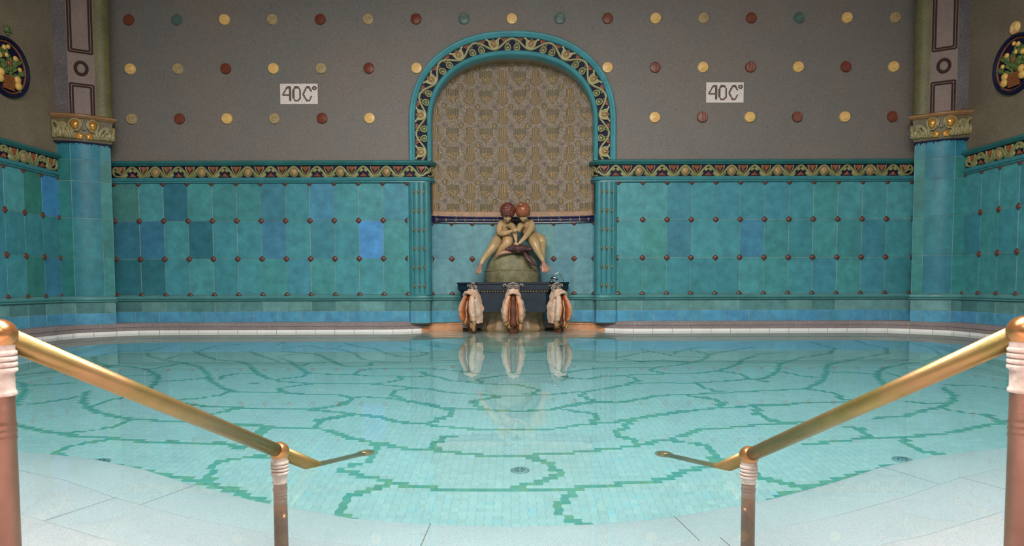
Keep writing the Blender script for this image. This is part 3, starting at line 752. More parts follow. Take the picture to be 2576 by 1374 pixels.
# ---------------------------------------------------------------- corner columns
def colmap(plan, u0, z0):
    def Mf(s, t, o): return plan.P(u0+s, z0+t, o)
    return Mf
for s, nm in ((-1, 'left'), (1, 'right')):
    base = [(-5.4, 8.20), (-5.24, 8.20)]+[(-5.24+.26*t, 8.20+.16*t-.035*math.sin(PI*t)) for t in (.15, .3, .5, .7, .85)]+[(-4.98, 8.36), (-4.89, 8.43), (-5.08, 8.72)]
    pl = mplan(s, base); L1 = pl.L[1]; L2 = pl.L[7]; L3 = pl.L[8]; LE = pl.len
    root = empty('corner_column', (s*5.1, 8.3, ZB), 'turquoise tiled column with gilded capital in the %s corner' % nm, 'column', 'columns in the back corners')
    m, g = MB(), MB(); zz = [R3, .93, 1.405, 1.845, 2.10, 2.31]
    def cf(i, j, r):
        if j == 4: return tuple(v*r.uniform(.9, 1.1) for v in sr(42, 116, 132))
        if i == 1: return r.choice([sr(54,122,132), sr(58,126,136), sr(52,116,132)])
        return r.choice([sr(50,118,116), sr(54,124,122), sr(58,128,128)])
    tile_mesh(m, g, pl, [0, L1, L2, L3, LE], zz, cf, 80+s)
    tile_mesh(m, g, pl, [0, L1, L2, L3, LE], [ZG, ZM], lambda i, j, r: r.choice(GR), 82+s)
    tile_mesh(m, g, pl, [0, L1, L2, L3, LE], [ZB-.02, ZG], lambda i, j, r: BLUE, 84+s)
    sh = arr('shaft', M['tile'], root, m, auto=30); gg = arr('grout', M['grout'], root, g, fix=False)
    m = MB(); m.sweep(pl.frames(), [(-.01, ZM)]+roll(ZM, ZM+.022, .022)+roll(ZM+.022, R3-.012, .012)+[(-.01, R3)]); arr('base_moulding', M['glaze_pale'], root, m, auto=50)
    # capital
    cp = mplan(s, [(x, y-.0) for x, y in [(-5.4, 8.16)]+base[1:]]); Lc1 = cp.L[1]; Lc2 = cp.L[7]; Lc3 = cp.L[8]
    m = MB(); m.sweep(cp.frames(), [(-.01, 2.305), (.012, 2.31), (.02, 2.36), (.02, 2.5), (.03, 2.575), (-.01, 2.58)]); cap = arr('capital', M['capdark'], root, m, auto=40)
    m = MB(); m.sweep(cp.frames(), [(-.01, 2.572), (.045, 2.575), (.05, 2.583), (.07, 2.596), (.072, 2.615), (.055, 2.628), (-.01, 2.632)]); arr('capital_rim', M['caprim'], root, m, auto=40)
    m = MB(); m.sweep(cp.frames(), [(-.01, 2.293), (.014, 2.295), (.016, 2.312), (-.01, 2.314)])
    rr = random.Random(4)
    for k in range(26):
        u = rr.uniform(.02, LE-.3); q = cp.P(u, 2.295, .004); h = rr.uniform(.008, .035); m.tube([q, q+Vector((0, 0, -h))], [.006, .002], 6)
    arr('dark_drip_line', M['navy'], root, m)
    def leafset(u, k, fs):
        mm_ = MB(); Mf = colmap(cp, u, 2.308)
        EL = [(0, -.5), (.22, -.3), (.30, .05), (.2, .36), (0, .5), (-.2, .36), (-.30, .05), (-.22, -.3)]
        for an, ln, d in ((-.95, .085, .05), (-.5, .11, .06), (-.1, .13, .07), (.35, .115, .065), (.8, .09, .055)):
            cx_, cz_ = math.sin(an)*d, .03+math.cos(an)*d
            blob(mm_, Mf, [(fs*x, y) for x, y in xf(EL, cx_*k, cz_*k, ln*k, .72, 1, -an)], .034, .016, .45)
        ribbon(mm_, Mf, xf([(.02, .10), (.03, .16), (.055, .205), (.09, .215), (.11, .19), (.10, .16), (.075, .16)], 0, 0, k, fs, 1), .032*k, .036, .018)
        ribbon(mm_, Mf, xf([(-.01, .10), (-.02, .15), (-.05, .185), (-.075, .17), (-.07, .145)], 0, 0, k, fs, 1), .028*k, .032, .018)
        arr('acanthus_leaf', M['cap'], root, mm_, smooth=True)
    mid = (Lc1+Lc2)/2
    for u_, k_, f_ in ((.03, 1, 1), (Lc1*.62, 1.05, -1), (Lc1+.01, 1.05, 1), (mid-.125, .8, -1), (mid+.125, .8, 1), (Lc2-.01, 1.05, -1), (Lc2+.085, .95, 1)): leafset(u_, k_, f_)
    for du in (-.085, .085):
        Mf = colmap(cp, mid+du, 2.50); mm_ = MB(); o = xf(drop(16, 1.2, 1.3), 0, 0, .105); ribbon(mm_, Mf, o+[o[0]], .022, .03, .02); arr('fruit_rim', M['cap'], root, mm_, smooth=True)
        mm_ = MB(); blob(mm_, Mf, xf(drop(16), 0, 0, .098), .05, .02, .6); arr('gold_fruit', M['goldf'], root, mm_, smooth=True)
    for du in (-.050, .050):
        Mf = colmap(cp, mid+du, 2.372); mm_ = MB()
        blob(mm_, Mf, [(.042*(1+.16*math.cos(5*a))*math.sin(a), .042*(1+.16*math.cos(5*a))*math.cos(a)) for a in [2*PI*k/30 for k in range(30)]], .02, .022, .75)
        blob(mm_, Mf, [(.012*math.sin(2*PI*k/8), .012*math.cos(2*PI*k/8)) for k in range(8)], .012, .040)
        arr('gold_flower', M['goldf'], root, mm_, smooth=True)
    Mf = colmap(cp, mid, 2.50); mm_ = MB()
    for sg in (-1, 1):
        ribbon(mm_, Mf, [(sg*.010, .07), (sg*.016, .02), (sg*.024, -.03), (sg*.010, -.06), (sg*.003, -.05)], .016, .034, .02)
        ribbon(mm_, Mf, [(sg*.028, .07), (sg*.032, .02), (sg*.045, -.04), (sg*.07, -.07)], .016, .03, .02)
    arr('centre_scroll', M['cap'], root, mm_, smooth=True)
    # upper shaft: speckled strip, pink panel with dark border and ring, green strip
    up = mplan(s, [(-5.4, 8.20), (-5.22, 8.18), (-4.985, 8.32), (-4.85, 8.44), (-5.06, 8.72)])
    for a, b, mt, n_ in ((0, up.L[1], 'speck_grey', 'speckled_strip'), (up.L[1], up.L[2], 'pink', 'pink_panel'), (up.L[2], up.len, 'olive', 'green_strip')):
        cu = up.cuts(a, b); n = len(cu); m = MB()
        if n_ == 'green_strip':
            cu = [a, a+.03]+[a+.03+(up.L[3]-a-.04)*k/4 for k in range(1, 5)]+[up.len]; n = len(cu)
            os_ = [0, .012, .022, .022, .012, 0, 0]
        else: os_ = [0]*n
        m.add([up.P(u, 2.6, o_) for u, o_ in zip(cu, os_)]+[up.P(u, TOPZ, o_) for u, o_ in zip(cu, os_)], [(k, k+1, n+k+1, n+k) for k in range(n-1)]); arr(n_, M[mt], root, m, auto=60)
    a, b = up.L[1]+.018, up.L[2]-.018; Mf = colmap(up, 0, 0)
    def line(p, q, w=.009):
        mm2 = MB(); return None
    m = MB()
    def stroke(pts, w=.008):
        for (u0_, z0_), (u1_, z1_) in zip(pts, pts[1:]):
            d = Vector((u1_-u0_, z1_-z0_)); n_ = Vector((-d.y, d.x)).normalized()*w/2
            m.add([Mf(u0_+n_.x, z0_+n_.y, .004), Mf(u1_+n_.x, z1_+n_.y, .004), Mf(u1_-n_.x, z1_-n_.y, .004), Mf(u0_-n_.x, z0_-n_.y, .004)], [(0, 1, 2, 3)])
    for e in (0, .027):
        stroke([(a+e, 2.6), (a+e, 2.985-e), (b-e, 2.985-e), (b-e, 2.6)], .02)
        stroke([(a+e, TOPZ), (a+e, 3.355+e), (b-e, 3.355+e), (b-e, TOPZ)], .02)
    cm = (a+b)/2
    for r_ in (.072, .055): stroke([(cm+r_*.92*math.cos(2*PI*k/24), 3.17+r_*1.15*math.sin(2*PI*k/24)) for k in range(25)], .019)
    arr('brown_border', M['dbrown'], root, m)

# ---------------------------------------------------------------- oval medallions with fruit baskets
def medallion(s):
    xw = s*5.4; yc, zc = 7.43, 2.93; nm = 'left' if s < 0 else 'right'
    root = empty('oval_medallion', (xw, yc, zc), 'round ceramic medallion of a fruit basket on the %s wall' % nm, 'medallion', 'medallions on the side walls')
    A, B_ = .315, .315
    def Mf(a, b, o): return Vector((xw-s*o, yc+a, zc+b))
    m = MB(); n = 48; vs = []
    pr = [(1, 0), (1, .03), (.97, .045), (.91, .045), (.87, .03), (.87, .01)]
    for q, o in pr:
        for k in range(n): vs.append(Mf(A*q*math.cos(2*PI*k/n), B_*q*math.sin(2*PI*k/n), o))
    m.add(vs, [(i*n+k, i*n+(k+1) % n, (i+1)*n+(k+1) % n, (i+1)*n+k) for i in range(len(pr)-1) for k in range(n)]); arr('rim', M['navy'], root, m, auto=40)
    m = MB(); m.add([Mf(A*.88*math.cos(2*PI*k/n), B_*.88*math.sin(2*PI*k/n), .012) for k in range(n)], [tuple(range(n))]); arr('ground', M['navy'], root, m)
    m = MB(); o_ = [(A*.85*math.cos(2*PI*k/n), B_*.85*math.sin(2*PI*k/n)) for k in range(n+1)]; ribbon(m, Mf, o_, .018, .012, .012); arr('inner_ring', M['basket'], root, m)
    m = MB()
    for j in range(6):
        for i in range(6):
            y0 = -.075+.025*i*1.0; z0 = -.235+.025*j; wsc = 1+.05*j
            m.box((min(xw, xw-s*.035), yc+y0*wsc+.002, zc+z0+.002), (max(xw, xw-s*.035), yc+(y0+.025)*wsc-.002, zc+z0+.023))
    arr('basket', M['basket'], root, m)
    rr = random.Random(5); m = MB()
    for k in range(90):
        a = rr.uniform(-.35, PI+.35); r = rr.uniform(.04, .25); cx_, cz_ = math.cos(a)*r, math.sin(a)*r*.95-.06; ang = a-PI/2+rr.uniform(-.9, .9); l = rr.uniform(.055, .095)
        blob(m, Mf, xf([(0, -.5), (.16, -.2), (.2, .1), (.08, .4), (0, .5), (-.08, .4), (-.2, .1), (-.16, -.2)], cx_, cz_, l, 1, 1, ang), rr.uniform(.015, .03), .014)
    for sg in (-1, 1):
        for k in range(6): blob(m, Mf, xf([(0, -.5), (.16, -.2), (.2, .1), (0, .5), (-.2, .1), (-.16, -.2)], sg*(.13+.02*(k % 3)), -.05-.03*k, .07, 1, 1, sg*1.2+k), .02, .014)
    arr('foliage', M['leafm'], root, m, smooth=True)
    for (a, b, r) in ((-.12, -.08, .042), (-.135, -.15, .045), (.12, -.1, .042), (.13, -.165, .045), (-.06, .19, .028), (.0, .215, .024), (.1, .12, .03), (-.13, .09, .03), (-.03, .12, .026), (.16, .02, .026)):
        m = MB(); m.ell(Mf(a, b, .035), (r*.7, r, r), seg=12, rings=8); arr('fruit', M['lemon'], root, m, smooth=True)
    m = MB(); m.ell(Mf(.02, .05, .03), (.02, .035, .03), seg=10, rings=6, nz=.3); arr('rose', M['rust'], root, m, smooth=True)
    return root
medallion(-1); medallion(1)
m = MB(); m.ell((-5.39, 7.46, 3.34), (.018, .03, .045), seg=12, rings=8)
for k in range(5): m.ell((-5.385, 7.46+.04*math.cos(k*1.2), 3.33+.04*math.sin(k*1.2)), (.016, .02, .014), seg=8, rings=6)
o = m.build('leaf_rosette', M['leafm'], smooth=True); tag(o, 'small green and tan leaf rosette above the left wall medallion', 'rosette')

# ---------------------------------------------------------------- pool edge
cop = [(-5.22, -1.5), (-5.22, 7.9), (-5.19, 8.10), (-5.08, 8.24), (-4.84, 8.45), (-4.68, 8.56), (-4.4, 8.60), (-1.55, 8.61), (-1.38, 8.64), (-1.2, 8.74), (-1.05, 8.84), (-.9, 8.90), (-.7, 8.93)]
copR = [(2*CX0-x, y) for x, y in reversed(cop)]
COP = Plan(cop+[(.4, 8.93)][:0]+copR)
fr = COP.frames()
m = MB(); m.sweep(fr, [(-.35, .03), (0, .029), (.002, .068), (-.004, .07), (-.004, .074), (.003, .076), (.003, .118), (-.004, .125), (-.35, .127)])
ed = m.build('trim_1', M['granite'], auto=30); tag(ed, 'two-course grey granite coping round the pool edge', kind='structure')
j = MB(); u = .35
while u < COP.len-.2:
    q, n = COP.at(u)
    a = COP.P(u-.003, .02, .0045); 
    j.add([COP.P(u-.003, .02, .0048), COP.P(u+.003, .02, .0048), COP.P(u+.003, .118, .0048), COP.P(u-.003, .118, .0048)], [(0, 1, 2, 3)]); u += .68
j.build('mortar_joint', M['grout'], ed, fix=False)
# iron stain on the stone beside the spouts (a stain with its own shape)
for s in (-1, 1):
    mid = COP.len/2; m = MB(); n = 14; vs = []
    ua, ub = (mid-1.22, mid-.66) if s < 0 else (mid+.66, mid+1.22)
    top = []; bot = []
    for k in range(n+1):
        u = ua+(ub-ua)*k/n; e = (k/n if s < 0 else 1-k/n)
        top.append(COP.P(u, .117*min(1, .25+e*2.2)+random.uniform(-.006, .0), .0062)); bot.append(COP.P(u, .0, .0062))
    m.add(bot+top, [(k, k+1, n+2+k, n+1+k) for k in range(n)]); m.build('iron_stain', M['stain'], ed, fix=False)
    m = MB(); m.tube([COP.P(ua+(ub-ua)*k/n, .072, .0065) for k in range(n+1)], .0022, 6); m.build('joint_line', M['dbrown'], ed)
wt, wg = MB(), MB(); us = rng(0, COP.len, .245)
rr = random.Random(3)
for a, b in zip(us, us[1:]):
    cu = COP.cuts(a+.002, b-.002); n = len(cu)
    if abs((a+b)/2-COP.len/2) < .85: continue
    wt.add([COP.P(u_, -.06, .005) for u_ in cu]+[COP.P(u_, .0305, .005) for u_ in cu]+[COP.P(u_, .0305, -.01) for u_ in cu], [(k, k+1, n+k+1, n+k) for k in range(n-1)]+[(n+k, n+k+1, 2*n+k+1, 2*n+k) for k in range(n-1)])
n = len(fr); wg.add([f[0]+f[1]*.0015+Vector((0, 0, -.06)) for f in fr]+[f[0]+f[1]*.0015+Vector((0, 0, .03)) for f in fr], [(k, k+1, n+k+1, n+k) for k in range(n-1)])
t2 = wt.build('trim_2', M['whitet'], fix=False); tag(t2, 'strip of white tiles at the waterline', kind='structure')
wg.build('dark_joint', M['dbrown'], t2, fix=False)
D = .95
m = MB(); m.add([f[0]+Vector((0, 0, -1.0)) for f in fr]+[f[0]+Vector((0, 0, -.058)) for f in fr], [(k, k+1, n+k+1, n+k) for k in range(n-1)])
tag(m.build('trim_3', mat('pool_side_tile', sr(150, 214, 206), .3, nscale=3, namt=.08), fix=False), 'pale turquoise submerged side of the pool', kind='structure')

# ---------------------------------------------------------------- submerged bench along back and side walls
def bench(name, edge, z, label):
    """edge: front edge polyline from left to right; the slab runs back to the pool side"""
    pl = Plan(edge, flip=False); f = pl.frames(); n = len(f)
    root = empty(name, (0, 8.4, z), label, 'bench', kind='structure')
    m = MB(); top = [a[0]+Vector((0, 0, z)) for a in f]; bot = [a[0]+Vector((0, 0, -D)) for a in f]
    back = [Vector((math.copysign(5.35, v.x), v.y, z)) if abs(v.x) > 2.5 and v.y < 8.2 else Vector((v.x*1.2 if abs(v.x) > 4 else v.x, 9.0, z)) for v in top]
    m.add(bot+top+back, [(k, k+1, n+k+1, n+k) for k in range(n-1)]+[(n+k, n+k+1, 2*n+k+1, 2*n+k) for k in range(n-1)]); arr('slab', M['bench'], root, m, fix=False)
    m = MB(); m.sweep([(a[0]+Vector((0, 0, z)), a[1], a[2]) for a in f], [(-.03, -.002), (-.03, .004), (.004, .004), (.004, -.02), (-.002, -.02)]); arr('edge_strip', M['ftrim'], root, m)
def sym(p): return p+[(2*CX0-x, y) for x, y in reversed(p)]
bulge = [(-1.5, 8.3), (-1.1, 7.95), (-.8, 7.55), (-.45, 7.12), (0+CX0-.2, 6.95)]
bench('pool_bench', sym([(-3.28, 2.75), (-3.95, 5.35), (-4.515, 7.55), (-4.51, 8.1), (-4.3, 8.28), (-3.2, 8.3)]+bulge), -.40, 'lower submerged stone bench ledge below the walls')
bench('pool_bench', sym([(-1.45, 8.6), (-1.15, 8.25), (-.8, 7.88), (-.4, 7.6), (CX0-.15, 7.5)]), -.27, 'curved middle submerged step in front of the fountain')
bench('pool_bench', sym([(-1.3, 8.72), (-1.0, 8.45), (-.7, 8.2), (-.35, 8.05), (CX0-.15, 8.0)]), -.13, 'curved top submerged step closest to the fountain foot')

# ---------------------------------------------------------------- floor with interlocking glass tiles
LINES = "-1.25,2.9 -1.16,2.86 -1.07,2.79 -0.97,2.7 -0.88,2.68 -0.81,2.63 -0.75,2.6 -0.68,2.57 -0.61,2.56 -0.52,2.54 -0.46,2.52 -0.38,2.49 -0.28,2.48 -0.19,2.47 -0.04,2.46;-0.61,2.56 -0.62,2.63 -0.67,2.67 -0.7,2.68 -0.71,2.77 -0.7,2.84 -0.64,2.88 -0.6,2.92 -0.57,2.95 -0.53,2.99 -0.61,3.04 -0.68,3.06 -0.72,3.1 -0.79,3.12 -0.8,3.13 -0.78,3.17 -0.7,3.24 -0.68,3.34 -0.69,3.44 -0.73,3.54;-0.53,2.99 -0.47,2.96 -0.39,2.95 -0.25,2.92 -0.18,2.91 -0.09,2.91 -0.05,2.92;-1.11,3.83 -1.13,3.98 -1.08,4.03 -1,4.1 -0.94,4.11 -0.83,4.08 -0.71,3.99 -0.62,3.93 -0.49,3.91 -0.44,3.86 -0.32,3.84 -0.2,3.79 -0.07,3.78;-1.61,3.84 -1.49,3.83 -1.4,3.82 -1.26,3.79 -1.11,3.78 -1.08,3.79 -1,3.73 -0.93,3.67 -0.87,3.61 -0.79,3.58 -0.73,3.54 -0.66,3.52 -0.58,3.47 -0.5,3.44 -0.39,3.43 -0.3,3.41 -0.21,3.37 -0.12,3.35 -0.06,3.35;-0.39,3.43 -0.4,3.53 -0.39,3.61 -0.35,3.67 -0.31,3.68;-1.37,3.2 -1.32,3.26 -1.24,3.29 -1.08,3.25;-1.4,3.82 -1.38,3.71 -1.39,3.65;-0.49,3.91 -0.44,4.02 -0.39,4.1 -0.38,4.24 -0.47,4.31 -0.54,4.38 -0.66,4.48 -0.78,4.56 -0.94,4.61;-1.8,4.21 -1.69,4.26 -1.55,4.26 -1.28,4.26 -1.18,4.29 -1.11,4.39 -1.08,4.57;-1.28,4.26 -1.12,4.19 -0.99,4.14 -0.94,4.11;-0.47,4.31 -0.33,4.28 -0.15,4.25 -0.07,4.21;-0.15,4.25 -0.21,4.33 -0.25,4.39 -0.25,4.5 -0.17,4.57 -0.09,4.62;-1.49,3.48 -1.42,3.44 -1.36,3.43;0.02,3.35 0.13,3.36 0.26,3.38 0.43,3.42 0.57,3.46 0.67,3.5 0.76,3.55 0.83,3.58 0.9,3.64 0.97,3.69 1.04,3.75 1.2,3.77 1.34,3.81 1.5,3.84 1.62,3.87;0.05,3.35 0.1,3.31 0.16,3.25 0.2,3.2 0.21,3.09 0.16,3.05 0.12,3.01 0.05,2.99 0.02,2.96;0.02,2.92 0.11,2.91 0.24,2.91 0.3,2.94 0.44,2.96 0.52,2.99 0.64,3 0.71,3.04 0.76,3.09 0.82,3.12 0.88,3.15 0.95,3.18 0.96,3.27 1.01,3.32 1,3.4 0.98,3.47 0.92,3.51 0.83,3.58;0.27,2.89 0.22,2.82 0.2,2.79 0.2,2.69 0.23,2.65 0.27,2.59 0.31,2.57 0.39,2.55 0.44,2.53;0.67,3.5 0.63,3.59 0.58,3.65 0.58,3.75 0.62,3.79 0.67,3.9 0.71,3.98 0.64,3.97;0.02,3.79 0.18,3.79 0.27,3.82 0.37,3.88 0.5,3.92 0.59,3.93 0.7,3.99 0.8,4.05 0.91,4.11 1.06,4.18 1.28,4.24 1.56,4.27 1.79,4.3;0.03,4.22 0.18,4.23 0.29,4.29 0.45,4.39 0.56,4.45 0.64,4.46 0.7,4.44 0.82,4.52 0.94,4.58;0.33,4.24 0.46,4.17 0.51,4.11 0.51,4.01 0.46,3.95 0.5,3.91;1.3,4.56 1.35,4.47 1.36,4.35 1.3,4.29 1.32,4.25;1.52,4.25 1.52,4.16 1.46,4.08 1.49,3.97 1.52,3.89 1.54,3.84;0.96,3.2 1.01,3.25 1.06,3.25 1.11,2.99 1.17,2.93 1.22,2.9;0.01,2.46 0.13,2.47 0.26,2.48 0.34,2.5 0.44,2.53 0.52,2.53;0.8,2.61 0.9,2.67 1,2.72 1.08,2.76 1.15,2.82 1.19,2.84;-3.08,4.15 -3.18,4.36 -3.38,4.71 -3.6,4.99 -3.8,5.13;-3.13,4.23 -3.02,4.29 -2.95,4.38 -2.9,4.52;-3.53,4.92 -3.42,4.95 -3.28,5.05;-2.96,4.74 -2.85,4.5 -2.71,4.29 -2.57,4.14 -2.41,4.02 -2.25,3.94 -2.17,3.92 -2.02,3.9 -1.95,3.89 -1.76,3.88;-2.63,4.24 -2.64,4.37 -2.62,4.46 -2.56,4.55;-2.8,3.77 -2.67,3.7 -2.48,3.61 -2.36,3.57 -2.23,3.53 -2.06,3.52 -1.89,3.48 -1.76,3.49 -1.61,3.46 -1.51,3.5 -1.38,3.42;-2.37,3.6 -2.27,3.67 -2.19,3.75 -2.2,3.91;-2.16,3.21 -2.19,3.26 -2.2,3.38 -2.13,3.45 -2.06,3.52;-2.16,3.21 -2.08,3.17 -2.11,3.15;-2.36,3.18 -2.3,3.17 -2.12,3.16 -1.89,3.11 -1.79,3.1 -1.68,3.05 -1.57,3.02 -1.43,2.97 -1.33,2.93 -1.25,2.89 -1.15,2.84 -1.05,2.77 -0.96,2.7;-1.33,2.93 -1.38,3.1 -1.39,3.21 -1.34,3.25 -1.23,3.3;-3.95,5.34 -3.86,5.48 -3.72,5.64;-3.47,5.86 -3.83,6.25 -4.05,6.57 -4.1,6.87 -4.06,7.11 -3.83,7.11 -3.85,7.56;-3.59,6.02 -3.34,5.92 -3.11,5.77 -2.85,5.45 -2.68,5.12 -2.59,4.83 -2.53,4.71;-3.11,5.39 -2.89,5.46;-2.72,5.16 -2.55,5.21 -2.41,5.34;-3.08,5.77 -3.03,5.93 -2.99,6.16;-3.74,6.96 -3.55,6.66 -3.24,6.34 -3.02,6.22 -2.74,5.94 -2.49,5.55 -2.27,5.14 -2.09,4.9 -1.97,4.77 -1.78,4.75 -1.64,4.76;-3.27,6.4 -3.31,6.79 -3.1,6.9;-3.33,7.13 -3.12,6.82 -2.79,6.41 -2.52,6.3 -2.35,6.07 -2.09,5.57 -1.91,5.32 -1.81,5.24;-2.29,5.26 -2.3,5.47 -2.23,5.56 -2.09,5.57;-2.25,4.48 -2.14,4.49 -2.02,4.61 -1.98,4.77;-2.15,4.38 -1.94,4.29 -1.71,4.26 -1.47,4.25;-1.83,4.06 -1.78,4.13 -1.71,4.26;-1.62,3.87 -1.45,3.85 -1.38,3.81 -1.38,3.64;-3.28,7.13 -3.35,7.66 -3.14,7.86;-2.85,7.14 -2.76,7.14 -2.51,6.76 -2.17,6.31;1.71,4.76 1.83,4.77 2.06,4.79 2.16,4.72 2.19,4.59 2.16,4.41 2.22,4.38;2.06,4.79 2.25,4.99 2.4,5.22 2.62,5.66 2.79,5.97 3.06,6.19 3.43,6.5 3.69,6.7 3.95,7.18 3.93,7.46 4.07,8.09;1.54,4.3 1.71,4.31 1.96,4.35 2.14,4.33;1.51,4.21 1.48,4.07 1.48,3.94 1.53,3.83;1.38,3.83 1.53,3.83 1.71,3.87;1.86,5.18 2.02,5.34 2.19,5.6 2.37,6.01 2.72,6.42 3.15,6.75 3.43,7.22 3.45,7.91;2.22,5.55 2.29,5.31 2.39,5.26;2.6,5.52 2.81,5.45 2.89,5.35;3,5.43 2.99,5.2;2.62,4.74 2.8,5.18 2.98,5.53 3.15,5.72 3.48,5.97 3.7,6.07 4.11,6.51 4.41,7.14 4.53,7.82;2.2,6.14 2.35,6.13 2.39,6.01;2.41,6.73 2.72,6.86;3.09,6.26 3.4,6.29 3.7,6.16;3.03,4.77 2.93,4.51 2.8,4.29 2.63,4.14 2.47,4.06 2.3,3.94 2.08,3.9;3.11,4.85 3.3,4.81 3.37,4.68 3.4,4.59;2.51,4.32 2.57,4.26 2.69,4.24;2.6,4.1 2.67,3.97 2.74,3.91 2.72,3.8 2.67,3.71;2.85,3.79 2.67,3.71 2.44,3.62 2.28,3.55 2.15,3.53 2.04,3.49 1.86,3.51 1.76,3.49 1.61,3.46 1.49,3.44;1.85,3.72 1.9,3.7 1.87,3.58 1.85,3.51;2.01,3.49 1.98,3.39 1.99,3.27 2.04,3.2 2.15,3.18;2.34,3.16 2.15,3.18 1.95,3.13 1.84,3.1 1.71,3.07 1.61,3.02 1.52,3 1.42,2.94 1.34,2.91 1.25,2.86 1.16,2.8 1.08,2.74 1,2.7;1.11,2.99 1.17,2.93 1.23,2.88;3.81,5.17 3.38,4.59;-2.69,7.82 -2.72,8.1;-2.52,7.33 -2.39,7.57 -2.33,7.77 -2.07,7.42 -1.95,7.38 -1.9,7.83;-2.47,7.19 -2.22,7.02 -2,6.9 -1.87,6.71 -1.7,6.36 -1.56,6.11 -1.44,5.97 -1.34,5.99 -1.26,6.06 -1.3,6.24 -1.27,6.3 -1.05,6.27;-2.31,6.7 -2.22,6.86 -2.08,6.94;-2.24,6.56 -2.05,6.29 -1.92,6.04 -1.77,5.77 -1.68,5.57 -1.68,5.43 -1.77,5.33 -1.83,5.3;-1.95,7.38 -1.77,7.2 -1.61,6.95 -1.47,6.57 -1.37,6.4 -1.24,6.4;-1.87,6.02 -1.84,6.2 -1.7,6.23;-1.68,5.62 -1.53,5.55 -1.3,5.53 -1.18,5.48 -0.99,5.46 -0.8,5.44 -0.65,5.47;-1.29,5.55 -1.3,5.7 -1.25,5.83 -1.14,5.86 -0.9,5.86 -0.66,5.84 -0.45,5.73 -0.25,5.58;-0.9,5.44 -0.87,5.31 -0.91,5.21 -0.97,5.15 -1.06,5.1 -1.27,5.1 -1.5,5.1 -1.61,5.01 -1.69,4.9;-1.79,5.2 -1.63,5.15 -1.5,5.1;-1.69,4.9 -1.63,4.79 -1.57,4.73 -1.43,4.7 -1.21,4.69 -1.11,4.6 -1.03,4.62 -0.92,4.61 -0.8,4.57 -0.76,4.54;-1.09,4.56 -1.08,4.44 -1.1,4.37 -1.19,4.29 -1.26,4.24 -1.47,4.24;-1.06,5.1 -0.91,5.05 -0.81,5.01 -0.71,4.94 -0.6,4.91 -0.51,4.82 -0.41,4.77 -0.21,4.71 -0.1,4.66 0.03,4.67;-0.71,4.94 -0.82,4.87 -0.85,4.79 -0.83,4.69 -0.75,4.57 -0.68,4.48 -0.56,4.42 -0.46,4.32 -0.4,4.3 -0.25,4.27 0.02,4.22;-0.1,4.65 -0.2,4.54 -0.26,4.49 -0.25,4.38 -0.19,4.3 -0.1,4.22;-0.4,4.29 -0.38,4.22 -0.39,4.09 -0.45,4;-1.26,4.22 -1.1,4.18 -0.99,4.14 -0.94,4.11 -0.88,4.1 -0.79,4.04 -0.7,3.99;-0.94,4.11 -1.04,4.05 -1.15,3.96;-0.76,5.68 -0.68,5.49 -0.57,5.4 -0.48,5.25 -0.37,5.21 -0.23,5.13 -0.05,5.07 0.03,5.09;-0.24,5.15 -0.27,5.33 -0.09,5.49 0.04,5.53;-2.01,8.1 -1.78,7.67 -1.55,7.47 -1.4,7.2 -1.27,6.91 -1.12,6.72 -1,6.64 -0.9,6.79 -0.86,6.99 -1.05,7.2 -1.23,7.57;-0.79,6.57 -0.63,6.6;-1,7.77 -0.71,7.42 -0.57,7.28;0.04,5.58 0.27,5.57 0.42,5.61 0.55,5.73 0.76,5.86 0.87,5.88 1.16,5.89;0.4,5.47 0.47,5.34 0.58,5.31 0.7,5.42 0.89,5.45 0.97,5.32 0.98,5.21 0.91,5.15 0.85,5.04 0.71,4.94 0.6,4.85 0.54,4.81 0.46,4.79 0.38,4.76 0.29,4.71 0.03,4.66;0.03,5.09 0.15,4.94 0.18,4.88 0.16,4.75 0.07,4.72;0.5,4.76 0.48,4.65 0.5,4.56 0.56,4.48 0.62,4.44 0.73,4.45 0.87,4.54 0.98,4.62 1.11,4.66 1.24,4.67 1.45,4.7 1.69,4.73;0.56,4.47 0.45,4.44 0.36,4.34 0.28,4.29 0.25,4.24 0.03,4.22;0.34,4.24 0.4,4.2 0.48,4.16 0.52,4.09 0.51,4.01;1.2,4.63 1.3,4.53 1.36,4.48 1.37,4.36 1.31,4.31 1.31,4.26 1.15,4.2 1.02,4.15 0.86,4.06 0.74,4.02 0.63,3.98;1.31,4.25 1.53,4.27;0.85,5.08 1.05,5.11 1.35,5.09 1.58,5.15 1.87,5.24;1.37,5.07 1.37,4.94 1.4,4.86 1.42,4.76 1.49,4.75;0.86,5.48 1.09,5.49 1.29,5.53 1.51,5.54 1.71,5.65 1.87,5.85 2.03,6.07 2.13,6.32 2.35,6.58;1.29,5.53 1.19,5.65 1.16,5.73 1.24,5.89 1.43,5.99 1.64,6.16 1.82,6.41 1.96,6.76 1.91,7.01 1.86,7.18;1.96,6.76 2.26,7.07 2.64,7.41;1.71,5.65 1.81,5.54 1.85,5.44 1.84,5.3 1.79,5.22;0.78,6.6 1.03,6.56 1.21,6.81 1.42,7.03 1.37,7.3;1.42,7.03 1.53,6.83 1.58,6.63 1.83,6.54;1.62,6.78 1.68,6.98 1.88,7.27 2.11,7.44;1.05,6.45 1.19,6.25 1.43,6.36 1.57,6.22 1.64,6.16;0.04,6.36 0.35,6.38;-0.04,2.46 0.01,2.46;-0.07,3.78 0.02,3.79;-0.06,3.35 0.02,3.35;-0.05,2.92 0.02,2.92;-0.07,4.21 0.03,4.22;0.38,2.53 0.52,2.52"
TX, TY = .0352, .0322
XL, YL = -4.9, 2.2; NX, NY = int(9.8/TX), int(6.4/TY)
